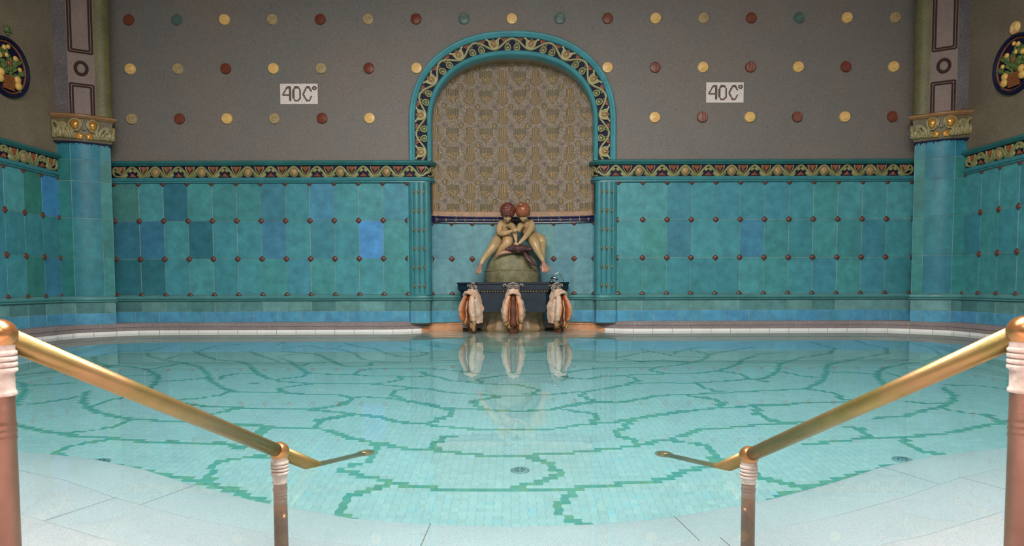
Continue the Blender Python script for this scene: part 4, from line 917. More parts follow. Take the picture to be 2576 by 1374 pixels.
BND = [(-5.5, 3.75), (-4.6, 3.6), (-3.6, 3.42), (-2.9, 3.26), (-2.35, 3.15), (-1.92, 3.06), (-1.6, 2.93), (-1.3, 2.76), (-1.0, 2.625), (-.6, 2.50), (-.3, 2.458), (0, 2.446)]
BND = BND+[(-x, y) for x, y in reversed(BND[:-1])]
def bnd_y(x):
    for (a, b), (c, d) in zip(BND, BND[1:]):
        if a <= x <= c: return b+(d-b)*(x-a)/(c-a)
    return 3.75
green = set()
for ln in LINES.split(';'):
    pts = [tuple(map(float, p.split(','))) for p in ln.split()]
    for (a, b), (c, d) in zip(pts, pts[1:]):
        n = max(1, int(math.hypot(c-a, d-b)/.006))
        for k in range(n+1):
            x, y = a+(c-a)*k/n, b+(d-b)*k/n; j_ = math.floor((y-YL)/TY)
            green.add((math.floor((x-XL)/TX), j_))
            if abs(d-b) < abs(c-a)*.5 and random.random() < .0: green.add((math.floor((x-XL)/TX), j_+1))
for i in range(NX):                       # green border row along the foot of the steps
    x = XL+(i+.5)*TX
    if abs(x) < 2.9: green.add((i, math.floor((bnd_y(x)+.05-YL)/TY)))
fm = MB(); fm.uv = []; amp = .0052
vid = {}
def gv(i, j2):
    k = (i, j2)
    if k not in vid:
        vid[k] = len(fm.v); y = YL+j2*TY/2; x = XL+i*TX+(amp*(1 if (j2//2) % 2 == 0 else -1) if j2 % 2 else 0)
        fm.v.append((x, y, -D))
    return vid[k]
rr = random.Random(9)
PALE = [sr(214,212,210), sr(210,209,208), sr(217,215,213), sr(211,210,211), sr(208,207,205)]
GRN = [sr(118,166,146), sr(110,160,146), sr(134,168,140), sr(108,162,152), sr(122,168,150)]
for j_ in range(NY):
    y = YL+(j_+.5)*TY
    for i in range(NX):
        x = XL+(i+.5)*TX
        if y < bnd_y(x)-.08: continue
        g_ = (i, j_) in green
        c = rr.choice(GRN if g_ else PALE); k = rr.uniform(.97, 1.03)
        if not g_ and rr.random() < .03: c = sr(200, 212, 216)
        fm.f.append([gv(i, 2*j_), gv(i+1, 2*j_), gv(i+1, 2*j_+1), gv(i+1, 2*j_+2), gv(i, 2*j_+2), gv(i, 2*j_+1)])
        fm.c.append(tuple(v*k for v in c)); fm.mi.append(0); fm.uv.append([(0, 0), (1, 0), (1, .5), (1, 1), (0, 1), (0, .5)])
fl = fm.build('floor', M['floor'], fix=False); tag(fl, 'pool floor of pale turquoise interlocking tiles with green scalloped lines', kind='structure')

# ---------------------------------------------------------------- entry steps
NST = 6; TR, RS = .33, .158
B = Plan(BND, flip=False); B.n = [-v for v in B.n] if B.n[len(B.n)//2].y > 0 else B.n
root = empty('pool_steps', (0, 2.4, -D), 'curved flight of pale grey terrazzo steps going down into the water', 'steps')
def off(k):
    r = []
    for p, n in zip(B.p, B.n): r.append((p.x+n.x*TR*k, p.y+n.y*TR*k))
    return r
for k in range(NST):
    a, b = off(k), off(k+1) if k < NST-1 else [(x, -1.6) for x, y in off(k)]
    z0, z1 = -D+RS*k, -D+RS*(k+1); m = MB(); n = len(a)
    if k == NST-1: z1 = .13
    e = .012
    def cl(p): return (max(-5.3, min(5.3, p[0])), p[1])
    a = [cl(p) for p in a]; b = [cl(p) for p in b]
    nm_ = [Vector((p.x, p.y)) for p in B.n]
    m.add([(x, y, z0-.02) for x, y in a]+[(x, y, z1-e) for x, y in a]+[(x+q.x*e, y+q.y*e, z1) for (x, y), q in zip(a, nm_)]+[(x, y-.0, z1) for x, y in b]+[(x, y, z1-.1) for x, y in b],
          [(r*n+i, r*n+i+1, (r+1)*n+i+1, (r+1)*n+i) for r in range(4) for i in range(n-1)])
    arr('step', M['terrazzo'], root, m, fix=False, auto=50)
    if k < NST-1:
        for i in range(1, n-1, 3):
            p, q = Vector(a[i]), Vector(b[i]); d = Vector((-(q-p).y, (q-p).x)).normalized()*.0018; m = MB(); sh = Vector((.05*(k % 2), 0))
            m.add([(*(p+d), z1+.0012), (*(p-d), z1+.0012), (*(q-d), z1+.0012), (*(q+d), z1+.0012)], [(0, 1, 2, 3)]); arr('joint', M['granite'], root, m, fix=False)

# ---------------------------------------------------------------- water
wm = MB(); ol = [(f[0].x, f[0].y) for f in fr]; n = len(ol)
ol = [(x+(-.002 if x > 0 else .002)*0, y) for x, y in ol]
wm.add([(x, y, 0) for x, y in ol]+[(x, y, -1.3) for x, y in ol], [tuple(range(n-1, -1, -1)), tuple(range(n, 2*n))]+[(k, (k+1) % n, n+(k+1) % n, n+k) for k in range(n)])
wo = wm.build('pool_water', M['water']); tag(wo, 'still clear turquoise thermal water filling the pool', 'water')

# ---------------------------------------------------------------- drains on the floor
for x, y, lab in ((-1.93, 3.155, 'round metal floor drain at the foot of the steps on the left'), (.035, 3.149, 'round metal floor drain in the middle of the pool floor'), (1.824, 3.155, 'round metal floor drain at the foot of the steps on the right'), (-1.937, 5.1, 'small round metal floor drain further back on the left'), (1.905, 5.12, 'small round metal floor drain further back on the right')):
    r = .045 if y < 4 else .04; root = empty('floor_drain', (x, y, -D), lab, 'drain', 'floor drains')
    m = MB(); m.lathe([(r, 0), (r, .004), (r*.85, .008), (.004, .009)], (x, y, -D), seg=24, cap=False); arr('cover', M['drain'], root, m, smooth=True)
    m = MB(); 
    for k in range(6): m.box((x-.004+.012*math.cos(k*PI/3)*1.6, y-.004+.012*math.sin(k*PI/3)*1.6, -D+.0085), (x+.004+.012*math.cos(k*PI/3)*1.6, y+.004+.012*math.sin(k*PI/3)*1.6, -D+.0105))
    arr('slot', M['navy'], root, m)

# ---------------------------------------------------------------- handrails
def handrail(s):
    nm = 'left' if s < 0 else 'right'
    A_ = Vector((s*.934, 1.24, .505)); Bp = Vector((-.708, 2.05, .089)) if s < 0 else Vector((.719, 2.05, .072))
    root = empty('handrail', (A_.x, A_.y, -.3), 'worn brass handrail sloping into the water on the %s of the steps' % nm, 'handrail', 'handrails of the entry steps')
    d = (Bp-A_).normalized()
    E_ = Bp+d*.60
    m = MB(); m.tube([A_, Bp], .0208, 20); arr('rail', M['brass'], root, m, smooth=True)
    m = MB(); m.tube([A_-d*.9, A_], .0208, 20); arr('rail', M['brass'], root, m, smooth=True)
    m = MB(); m.tube([Bp, E_], .0208, 20); r = arr('lower_rail', M['brass'], root, m, smooth=True)
    m = MB(); m.tube([E_-d*.03+d*t for t in (0, .01, .02, .035, .055, .075, .085, .09)], [.0208, .025, .029, .032, .032, .026, .016, .004], 20); arr('end_knob', M['copper'], root, m, smooth=True)
    for P0, stepz, nn in ((A_, -.32, 'near'), (Bp, -.64, 'far')):
        R_ = .0298
        m = MB(); m.ell(P0, (R_, R_, R_), seg=28, rings=18); arr('ball', M['copper'], root, m, smooth=True)
        m = MB(); pr = [(.019, .03), (.024, .026)]
        z = 0
        for k in range(4): pr += [(.0235, z), (.0262, z-.002), (.0268, z-.005), (.0262, z-.008), (.0225, z-.0095)]; z -= .0105
        pr += [(.0215, z-.002), (.0212, z-.03), (.0235, z-.034), (.0245, z-.037), (.0235, z-.041), (.0205, z-.042)]
        m.lathe([(r_, zz_+P0.z-R_+.002) for r_, zz_ in pr], (P0.x, P0.y, 0), seg=28); arr('collar', M['scale'], root, m, auto=50)
        m = MB(); zt = P0.z-R_+z-.04; pr = [(.0205, zt), (.0205, zt-.045)]
        for k in range(3): pr += [(.0208, zt-.05-.012*k), (.0222, zt-.054-.012*k), (.0208, zt-.058-.012*k)]
        pr += [(.0205, zt-.09), (.0205, stepz+.03), (.036, stepz+.01), (.038, stepz-.002)]
        m.lathe(pr, (P0.x, P0.y, 0), seg=28); arr('post', M['brown'], root, m, auto=50)
handrail(-1); handrail(1)

# ---------------------------------------------------------------- fountain
FX = CX0
ft = empty('fountain', (FX, 8.9, 0), 'dark blue wall fountain basin on a fluted stone foot with three crusted spouts', 'fountain')
def octa(hw, yf, yb, cut, z0, z1, mb, e=.0):
    p = [(-hw, yb), (-hw, yf+cut), (-hw+cut*1.05, yf), (hw-cut*1.05, yf), (hw, yf+cut), (hw, yb)]; n = len(p)
    mb.add([(FX+x, y, z0) for x, y in p]+[(FX+x, y, z1) for x, y in p], [tuple(range(n-1, -1, -1)), tuple(range(n, 2*n))]+[(k, (k+1) % n, n+(k+1) % n, n+k) for k in range(n)])
m = MB(); octa(.655, 8.44, 8.99, .24, .255, .53, m); arr('basin', M['basin'], ft, m)
m = MB(); octa(.70, 8.40, 8.99, .25, .528, .60, m); octa(.71, 8.385, 8.99, .25, .60, .622, m); octa(.685, 8.42, 8.99, .245, .515, .528, m); arr('basin_rim', M['basin'], ft, m)
m = MB()
for k in range(26):
    x = FX-.42+.84*k/25; m.ell((x, 8.425, .512), (.013, .014, .013), seg=8, rings=5)
arr('bead_row', M['ped'], ft, m, smooth=True)
m = MB(); seg = 72; pr = []
for z, r, fl_ in ((-.12, .40, .5), (.0, .41, .6), (.02, .43, .6), (.045, .43, .7), (.075, .415, 1), (.12, .40, 1), (.2, .392, 1), (.228, .40, .6), (.236, .435, 0), (.262, .44, 0)):
    pr.append((z, r, fl_))
vs = []
for z, r, fl_ in pr:
    for k in range(seg+1):
        a = PI+PI*k/seg; q = r*(1-.06*fl_*abs(math.sin(a*9)))
        vs.append((FX+q*math.cos(a)*1.02, 8.95+q*math.sin(a)*.95, z))
m.add(vs, [(i*(seg+1)+k, i*(seg+1)+k+1, (i+1)*(seg+1)+k+1, (i+1)*(seg+1)+k) for i in range(len(pr)-1) for k in range(seg)]); arr('fluted_foot', M['base'], ft, m, auto=60)
m = MB(); m.lathe([(.345, .62), (.35, .632), (.35, .76), (.356, .766), (.356, .778), (.33, .785)], (FX-.01, 8.80, 0), seg=64); arr('drum', M['ped'], ft, m, auto=40)
m = MB(); vs = []; seg = 48
for i in range(13):
    t = i/12*PI/2; r = .335*math.cos(t)**.75; z = .78+.30*math.sin(t)**1.15
    for k in range(seg):
        a = 2*PI*k/seg; nz = 1+.05*noise.noise(Vector((math.cos(a)*2, math.sin(a)*2, z*6))); vs.append((FX-.01+r*nz*math.cos(a), 8.80+r*nz*math.sin(a)*.85, z))
m.add(vs, [(i*seg+k, i*seg+(k+1) % seg, (i+1)*seg+(k+1) % seg, (i+1)*seg+k) for i in range(12) for k in range(seg)]); arr('rock', M['ped'], ft, m, smooth=True)
# masks with crusted spouts
def spout(cx, cy, rot, seed, central):
    T_ = Matrix.Translation((cx, cy, 0))@Matrix.Rotation(rot, 4, 'Z'); rr = random.Random(seed)
    def E(mb, c, r, R3_=None, **k):
        mb.ell((0, 0, 0), r, M=R3_, **k) if False else None
        n0 = len(mb.v); mb.ell(c, r, M=R3_, **k); mb.v[n0:] = [tuple(T_@Vector(v)) for v in mb.v[n0:]]
    def Tb(mb, pts, r, **k): mb.tube([T_@Vector(p) for p in pts], r, **k)
    m = MB(); kx = 1.0 if central else .82
    E(m, (0, .0, .555), (.085*kx, .05, .065), seg=24, rings=14, nz=.12, ns=14)
    for sg in (-1, 1):
        E(m, (sg*.036*kx, -.045, .553), (.026, .02, .018), seg=12, rings=8)
        Tb(m, [(sg*.008, -.052, .57), (sg*.03*kx, -.058, .580), (sg*.06*kx, -.05, .572), (sg*.075*kx, -.035, .553)], [.009, .011, .010, .006], seg=8)
        Tb(m, [(sg*.005, -.05, .592), (sg*.03*kx, -.052, .603), (sg*.06*kx, -.042, .592)], [.006, .008, .005], seg=8)
        Tb(m, [(sg*.075*kx, -.01, .57), (sg*.10*kx, -.015, .598), (sg*.122*kx, -.015, .59), (sg*.118*kx, -.015, .57), (sg*.104*kx, -.015, .572)], [.012, .012, .010, .008, .005], seg=8)
        E(m, (sg*.05*kx, -.042, .522), (.028, .024, .02), seg=12, rings=8)
    E(m, (0, -.058, .54), (.017, .026, .024), seg=12, rings=8); E(m, (0, -.05, .612), (.03, .02, .014), seg=12, rings=8)
    mk = arr('mask', M['mask'], ft, m, smooth=True)
    m = MB()
    for sg in (-1, 1): E(m, (sg*.036*kx, -.062, .552), (.009, .006, .008), seg=8, rings=6)
    e = arr('eye', M['dbrown'], ft, m, smooth=True); e.parent = mk; e.matrix_parent_inverse = Matrix.Identity(4)
    # crust: arched hood and two hanging lobes framing the rusty channel
    m = MB(); vs = []; NU, NV = 26, 20
    for j in range(NV+1):
        v = j/NV; z = .508-.385*v
        w_ = (.07+.075*math.sin(min(1, v*1.25)*PI*.62))*kx*(1-.25*max(0, v-.75)*4*.5); dep = .09+.10*math.sin(min(1, v*1.1+.15)*PI*.8)
        for i in range(NU+1):
            a = PI*i/NU; c = math.cos(a); s_ = math.sin(a)
            x = w_*sgnpow(c, .8); open_ = math.exp(-(x/(.034*kx))**2)*min(1, max(0, (v-.12)*6))
            y = -dep*(abs(s_)**.7)*(1-.75*open_)
            q = 1+.16*noise.noise(Vector((x*22+seed, z*16, y*16)))+.07*noise.noise(Vector((x*70, z*60, seed)))
            zz_ = z-.02*max(0, v-.8)*5*noise.noise(Vector((x*40, seed, 1)))+.035*math.sin(a)*(1-v)
            vs.append(T_@Vector((x*q, y*q, zz_)))
    m.add(vs, [(j*(NU+1)+i, j*(NU+1)+i+1, (j+1)*(NU+1)+i+1, (j+1)*(NU+1)+i) for j in range(NV) for i in range(NU)])
    CR, OR, DO = Vector(sr(220, 194, 172)), Vector(sr(200, 118, 68)), Vector(sr(140, 74, 40))
    def mix3(t, x, y, z):
        t2 = max(0, min(1, t)); c = CR.lerp(OR, min(1, t2*1.7)) if t2 < .6 else OR.lerp(DO, (t2-.6)/.4)
        return tuple(c)
    for k_, f_ in enumerate(m.f):
        p_ = sum((Vector(m.v[i_]) for i_ in f_), Vector())/4; m.c[k_] = mix3(.12+.35*noise.noise(p_*14), 0, 0, 0)
    sp = arr('crusted_spout', M['crust'], ft, m, smooth=True)
    for sg in (-1, 1):
        m = MB(); NU, NV = 20, 26; vs = []; cs2 = []
        for j in range(NV+1):
            v = j/NV; cx_ = sg*(.046+.040*math.sin(min(1, v*1.15)*PI*.62))*kx; cy_ = -.125-.070*math.sin(v*PI*.8+.25); cz_ = .462-.335*v
            ra = (.020+.026*math.sin(v*PI*.75+.25))*(1 if v < .93 else .55); rb = ra*1.15
            for i in range(NU):
                a = 2*PI*i/NU; inner = max(0, -math.cos(a)*sg*.9-.1); d_ = 1+.14*noise.noise(Vector((sg*4+math.cos(a)*1.5, math.sin(a)*1.5, v*7+seed)))+.05*noise.noise(Vector((math.cos(a)*6, math.sin(a)*6, v*24)))
                d_ *= 1-.28*max(0, -math.cos(a)*sg)**2
                vs.append(T_@Vector((cx_+ra*math.cos(a)*d_, cy_+rb*math.sin(a)*d_, cz_)))
        for j in range(NV):
            for i in range(NU):
                a = 2*PI*(i+.5)/NU; v = (j+.5)/NV; t_ = .42-math.cos(a)*sg*.55+.22*noise.noise(Vector((math.cos(a)*2, math.sin(a)*2, v*5+seed)))
                m.f.append([j*NU+i, j*NU+(i+1) % NU, (j+1)*NU+(i+1) % NU, (j+1)*NU+i]); m.c.append(mix3(t_, 0, 0, 0)); m.mi.append(0)
        m.f.append([NV*NU+i for i in range(NU)]); m.c.append(mix3(.1, 0, 0, 0)); m.mi.append(0)
        m.v = [tuple(v_) for v_ in vs]; arr('crust_lobe', M['crust'], ft, m, smooth=True)
    m = MB(); pts = []; rad = []
    for k in range(15):
        a = PI*k/14; pts.append(T_@Vector((.083*kx*math.cos(a), -.125-.055*math.sin(a)**.8 if 0 < k < 14 else -.125, .428+.072*math.sin(a)**.9 if 0 < k < 14 else .428))); rad.append(.017+.006*math.sin(a)+.003*math.sin(k*2.3))
    m.tube(pts, rad, seg=10)
    m.c = [mix3(.15+.3*noise.noise(Vector(m.v[f_[0]])*20), 0, 0, 0) for f_ in m.f]; arr('hood', M['crust'], ft, m, smooth=True)
    m = MB(); m.ell((0, 0, 0), (.048*kx, .03, .05), seg=16, rings=10); m.v = [tuple(T_@(Vector(v_)+Vector((0, -.12, .44)))) for v_ in m.v]; arr('cavity', M['darkhole'], ft, m, smooth=True)  # solid dark body, the hollow's shade is put into its colour
    m = MB(); m.tube([T_@Vector((0, -.10-.03*k/8, .48-.40*k/8)) for k in range(9)], [.042+.008*math.sin(k*2) for k in range(9)], seg=12); arr('rust_channel', M['limed'], ft, m, smooth=True)
    m = MB(); vs = []; NU, NV = 26, 12
    for j in range(NV+1):
        v = j/NV; z = .20-.25*v
        for i in range(NU):
            a = 2*PI*i/NU; q = (.072-.018*v+.016*math.sin(v*5))*(1+.22*noise.noise(Vector((math.cos(a)*3, math.sin(a)*3, seed+z*3)))); vs.append(T_@Vector((q*math.cos(a)*1.1*kx, -.065+q*.8*math.sin(a), z)))
    m.add(vs, [(j*NU+i, j*NU+(i+1) % NU, (j+1)*NU+(i+1) % NU, (j+1)*NU+i) for j in range(NV) for i in range(NU)]); arr('stalactite', M['limed'], ft, m, smooth=True)
    m = MB()
    for k in range(9): 
        n0 = len(m.v); m.ell((rr.uniform(-.09, .09)*kx, -.10-rr.uniform(0, .05), rr.uniform(.07, .17)), (rr.uniform(.02, .035), .03, rr.uniform(.03, .06)), seg=12, rings=8, nz=.4, seed=k); m.v[n0:] = [tuple(T_@Vector(v)) for v in m.v[n0:]]
    arr('knobbly_crust', M['limeg'], ft, m, smooth=True)
spout(FX, 8.375, 0, 1, True); spout(FX-.47, 8.47, -.5, 2, False); spout(FX+.52, 8.47, .5, 3, False)

# small chrome shower fitting on the basin corner
cf_ = empty('shower_fitting', (.52, 8.72, .62), 'small chrome shower fitting on the right corner of the basin', 'fitting')
m = MB(); m.lathe([(.034, .622), (.034, .63), (.014, .636), (.014, .652)], (.50, 8.62, 0), seg=20); m.tube([(.50, 8.62, .65), (.50, 8.61, .672), (.525, 8.60, .682), (.555, 8.60, .672), (.575, 8.60, .65)], [.012, .015, .017, .016, .013], seg=12); arr('body', M['chrome'], cf_, m, smooth=True)
m = MB(); m.tube([(.50, 8.66, .63)]+[(.50+.16*t, 8.70, .63+.11*abs(math.sin(PI*t))**.8) for t in (.05, .15, .25, .35, .5, .65, .75, .85, .95, 1)], .0055, seg=10); arr('hose', M['chrome'], cf_, m, smooth=True)

# ---------------------------------------------------------------- statue of two children
K = .00515
def V(a, y, b): return Vector((FX+(a-1)*K, y, CAMZ+b*K))
st = empty('statue', (FX, 8.75, 1.0), 'glazed ceramic statue of two seated children with webbed feet holding a dark turtle', 'statue')
def skin(name, m_, root, verts, edges, radii, lvl=2, rootv=0):
    me = bpy.data.meshes.new(name); me.from_pydata([tuple(v) for v in verts], edges, []); o = bpy.data.objects.new(name, me); C.objects.link(o)
    md = o.modifiers.new('skin', 'SKIN'); md.use_smooth_shade = True; md.branch_smoothing = .6
    for i, sv in enumerate(me.skin_vertices[0].data):
        r = radii[i]; sv.radius = r if isinstance(r, tuple) else (r, r); sv.use_root = (i == rootv)
    ms = o.modifiers.new('sub', 'SUBSURF'); ms.levels = lvl; ms.render_levels = lvl
    dg = bpy.context.evaluated_depsgraph_get(); me2 = bpy.data.meshes.new_from_object(o.evaluated_get(dg)); me2.materials.clear(); me2.materials.append(m_)
    me2.polygons.foreach_set('use_smooth', [True]*len(me2.polygons))
    bpy.data.objects.remove(o); o = bpy.data.objects.new(name, me2); C.objects.link(o); return inv(o, root)
def chainset(chains):
    vs, es, rs = [], [], []; names = {}
    for ch in chains:
        prev = None
        for it in ch:
            if isinstance(it, str): i = names[it]
            else:
                p, r = it[0], it[1]; i = len(vs); vs.append(p); rs.append(r)
                if len(it) > 2: names[it[2]] = i
            if prev is not None: es.append((prev, i))
            prev = i
    return vs, es, rs
# child on the left
bodyA = chainset([
 [(V(-24, 8.86, 116), (0.110, 0.095), 'hip'), (V(-21, 8.84, 129), (0.101, 0.081), 'belly'), (V(-17, 8.79, 145), (0.112, 0.084), 'chest'), (V(-13, 8.74, 157), (0.062, 0.056), 'neck'), (V(-12, 8.68, 166), (0.056, 0.056)), (V(-11.5, 8.655, 176), (0.090, 0.090)), (V(-11.5, 8.66, 184), (0.078, 0.078))],
 ['chest', (V(-29, 8.78, 153), 0.060), (V(-33, 8.73, 139), 0.047), (V(-31, 8.68, 125), 0.040), (V(-20, 8.61, 124), 0.036), (V(-6, 8.575, 128), 0.022), (V(1, 8.565, 131), 0.015)],
 ['chest', (V(-3, 8.74, 150), 0.055), (V(3, 8.68, 138), 0.042), (V(6, 8.63, 124), 0.035), (V(8, 8.575, 110), 0.022), (V(9, 8.55, 103), 0.015)],
 ['hip', (V(-34, 8.82, 112), 0.096), (V(-40, 8.70, 105), 0.081), (V(-43, 8.60, 97), 0.065), (V(-54, 8.585, 82), 0.057), (V(-65, 8.575, 70), 0.043), (V(-73, 8.56, 58), 0.031), (V(-78, 8.54, 47), 0.029)],
 ['hip', (V(-16, 8.80, 112), 0.091), (V(-10, 8.68, 109), 0.078), (V(-9, 8.59, 104), 0.065), (V(-20, 8.62, 92), 0.055), (V(-33, 8.66, 82), 0.044), (V(-44, 8.70, 76), 0.034)]])
a = skin('child_figure', M['body'], st, *bodyA)
bodyB = chainset([
 [(V(41, 8.86, 119), (0.110, 0.095), 'hip'), (V(38, 8.84, 131), (0.101, 0.081), 'belly'), (V(34, 8.79, 146), (0.112, 0.084), 'chest'), (V(29, 8.74, 157), (0.062, 0.056), 'neck'), (V(27, 8.69, 166), (0.056, 0.056)), (V(26, 8.665, 176), (0.090, 0.090)), (V(26, 8.67, 184), (0.078, 0.078))],
 ['chest', (V(47, 8.78, 155), 0.060), (V(49, 8.73, 143), 0.048), (V(41, 8.66, 129), 0.042), (V(30, 8.60, 114), 0.035), (V(20, 8.555, 103), 0.023), (V(15, 8.535, 98), 0.015)],
 ['chest', (V(20, 8.76, 150), 0.055), (V(16, 8.70, 138), 0.039), (V(13, 8.68, 126), 0.034)],
 ['hip', (V(52, 8.82, 114), 0.096), (V(51, 8.70, 110), 0.081), (V(52, 8.60, 104), 0.068), (V(58, 8.58, 88), 0.058), (V(65, 8.57, 74), 0.044), (V(71, 8.555, 63), 0.033), (V(76, 8.54, 53), 0.031)],
 ['hip', (V(58, 8.85, 116), 0.091), (V(68, 8.76, 113), 0.078), (V(73, 8.68, 107), 0.068), (V(73, 8.70, 94), 0.050), (V(74, 8.70, 78), 0.036), (V(75, 8.69, 60), 0.024)]])
b = skin('child_figure', M['body'], st, *bodyB)
# hands: palm and five separate fingers each
def hand(parent, c, d, up, k=1.0):
    d = d.normalized(); up = (up-d*up.dot(d)).normalized(); sd = d.cross(up)
    ch = [[(c-d*.01, .016, 'w'), (c+d*.022, (.020, .014), 'p')]]
    for i, (l, sp_) in enumerate(((.028, -.014), (.034, -.005), (.032, .005), (.025, .014))):
        b0 = c+d*.036+sd*sp_; ch.append(['p', (b0, .0085), (b0+d*l*.5-up*.006, .0075), (b0+d*l*.85-up*.018, .0065)])
    b0 = c+d*.012+sd*.02; ch.append(['p', (b0, .009), (b0+d*.012+sd*.010-up*.006, .008), (b0+d*.024+sd*.012-up*.014, .0065)])
    vs, es, rs = chainset(ch); h = skin('hand', M['body'], st, vs, es, rs, 1); h.parent = parent; h.matrix_parent_inverse = Matrix.Identity(4)
hand(a, V(2, 8.563, 131), Vector((1, -.1, .25)), Vector((0, -1, .2)))
hand(a, V(9, 8.548, 103), Vector((.1, -.2, -1)), Vector((0, -1, .2)))
hand(b, V(15, 8.535, 98), Vector((-.7, -.2, -.6)), Vector((0, -1, .3)))
# webbed feet
def webfoot(parent, p, d, sd, L_, W_f, n=4, mt='fin'):
    d = d.normalized(); sd = (sd-d*sd.dot(d)).normalized(); up = d.cross(sd); m = MB(); NU, NV = 24, 10; vs = []
    for side_ in (1, -1):
        for j in range(NV+1):
            v = j/NV
            for i in range(NU+1):
                u = i/NU*2-1; w_ = W_f*(.18+.82*v**.8); rid = .5+.5*math.cos(u*PI*(n-.0))
                ln = L_*(1-.10*(1-rid)*v-.10*u*u*v); th = (.018*(1-v)+.004+.007*rid)*(1-abs(u)**4*.8)*(1 if v < 1 else .3)
                vs.append(p+d*ln*v+sd*u*w_+up*th*side_)
    N1 = (NU+1)*(NV+1); fs = []
    for s_ in (0, 1):
        for j in range(NV):
            for i in range(NU):
                q = s_*N1+j*(NU+1)+i; f = (q, q+1, q+NU+2, q+NU+1); fs.append(f if s_ else f[::-1])
    for j in range(NV):
        q = j*(NU+1); fs.append((q, q+NU+1, N1+q+NU+1, N1+q)); q += NU; fs.append((q, N1+q, N1+q+NU+1, q+NU+1))
    for i in range(NU): q = NV*(NU+1)+i; fs.append((q, q+1, N1+q+1, N1+q))
    m.add(vs, fs); f = arr('webbed_foot', M[mt], st, m, smooth=True); f.parent = parent; f.matrix_parent_inverse = Matrix.Identity(4)
webfoot(a, V(-75, 8.55, 55), Vector((-.30, -.2, -.95)), Vector((1, -.3, 0)), .17, .040)
webfoot(b, V(73, 8.55, 57), Vector((.30, -.25, -.92)), Vector((1, .2, .1)), .165, .062)
webfoot(b, V(75, 8.69, 62), Vector((.0, -.3, -.92)), Vector((1, .2, 0)), .15, .045)
webfoot(a, V(-80, 8.60, 52), Vector((-.15, -.1, -.95)), Vector((1, .5, 0)), .10, .03)
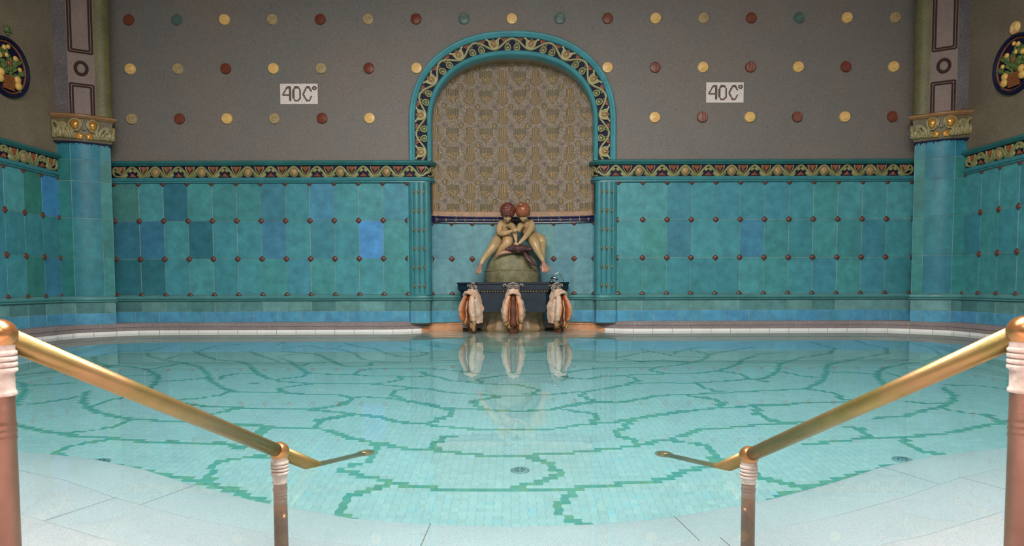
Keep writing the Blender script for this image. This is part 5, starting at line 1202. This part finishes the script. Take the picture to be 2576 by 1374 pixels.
# heads: face parts and hair
def headparts(parent, c, tilt, hm, bun, rz):
    Rt = Matrix.Rotation(rz, 4, 'Z')@Matrix.Rotation(tilt, 4, 'X'); T_ = Matrix.Translation(c)@Rt
    def put(m, name, mt):
        m.v = [tuple(T_@Vector(v)) for v in m.v]; o = arr(name, mt, st, m, smooth=True); o.parent = parent; o.matrix_parent_inverse = Matrix.Identity(4)
    m = MB(); vs = []; NU, NV = 40, 24
    for j in range(NV+1):
        t = PI*.74*j/NV
        for i in range(NU):
            a_ = 2*PI*i/NU; dx = Vector((math.sin(t)*math.cos(a_), math.sin(t)*math.sin(a_), math.cos(t)))
            front = max(0, -dx.y); cut = 1 if dx.z > -.05 or front < .55 else .90
            lump = (1+.045*noise.noise(dx*5+Vector((c.x*9, 0, 0)))+.035*noise.noise(dx*11)) if not bun else 1+.012*math.sin(a_*22)
            vs.append(Vector((dx.x*.096, dx.y*.098+.006, dx.z*.100+.010))*lump*cut)
    m.add(vs, [(j*NU+i, j*NU+(i+1) % NU, (j+1)*NU+(i+1) % NU, (j+1)*NU+i) for j in range(NV) for i in range(NU)]+[tuple(NV*NU+i for i in range(NU-1, -1, -1))])
    if bun: m.ell((-.012, .02, .118), (.036, .034, .024), seg=18, rings=10)
    else:
        for k in range(34):
            z_ = 1-2*(k+.5)/44; r_ = math.sqrt(1-z_*z_); an = k*2.4; m.ell((r_*math.cos(an)*.082, r_*math.sin(an)*.084+.006, z_*.092+.012), (.021, .021, .010), seg=8, rings=6)
    put(m, 'hair', hm)
    m = MB(); m.ell((0, -.055, -.045), (.052, .045, .055), seg=20, rings=12); m.ell((0, -.104, -.048), (.010, .012, .014), seg=10, rings=6); m.ell((0, -.092, -.078), (.018, .01, .006), seg=10, rings=6)
    for sg in (-1, 1): m.ell((sg*.022, -.093, -.03), (.012, .007, .005), seg=10, rings=6); m.ell((sg*.078, -.01, -.05), (.012, .018, .024), seg=10, rings=6)
    put(m, 'face', M['body'])
headparts(a, V(-11.5, 8.63, 178), 1.0, M['hairA'], False, .25)
headparts(b, V(26, 8.64, 178), 1.0, M['hairB'], True, -.2)
# turtle
m = MB(); vs = []; NU, NV = 40, 16
tc_ = V(15, 8.57, 86)
for j in range(NV+1):
    t = PI*j/NV
    for i in range(NU):
        a_ = 2*PI*i/NU; q = 1+.16*noise.noise(Vector((math.cos(a_)*4, math.sin(a_)*4, t*4))); vs.append(tc_+Vector((math.sin(t)*math.cos(a_)*.155*q, math.sin(t)*math.sin(a_)*.10*q, math.cos(t)*.060*q)))
m.add(vs, [(j*NU+i, (j+1)*NU+i, (j+1)*NU+(i+1) % NU, j*NU+(i+1) % NU) for j in range(NV) for i in range(NU)])
for k in range(26):
    a_ = PI+PI*k/25; m.ell(tc_+Vector((.155*math.cos(a_), .10*math.sin(a_), -.012+.012*(k % 2))), (.016, .014, .014), seg=8, rings=6)
m.ell(tc_+Vector((.0, -.11, -.03)), (.03, .035, .026), seg=14, rings=10)
tu = arr('turtle', M['turtle'], st, m, smooth=True)
def flip(p, d, L_, W_f): 
    m = MB(); d = d.normalized(); sd = d.cross(Vector((0, -1, .3))).normalized(); n = 10; pts = []; 
    m.tube([p+d*L_*k/n+sd*.02*math.sin(k/n*PI)-Vector((0, .018*math.sin(k/n*PI), 0)) for k in range(n+1)], [W_f*(.35+.65*math.sin(PI*min(1, k/n*.9+.12)))*(.25 if k == n else 1) for k in range(n+1)], seg=12, flat=.85)
    c = p+d*L_*.5
    f = arr('flipper', M['turtle'] if d.x > 0 else M['fin'], st, m, smooth=True); f.parent = tu; f.matrix_parent_inverse = Matrix.Identity(4)
flip(V(-2, 8.54, 78), Vector((-1, -.05, -.22)), .22, .026)
flip(V(28, 8.52, 78), Vector((.72, -.12, -.82)), .24, .033)
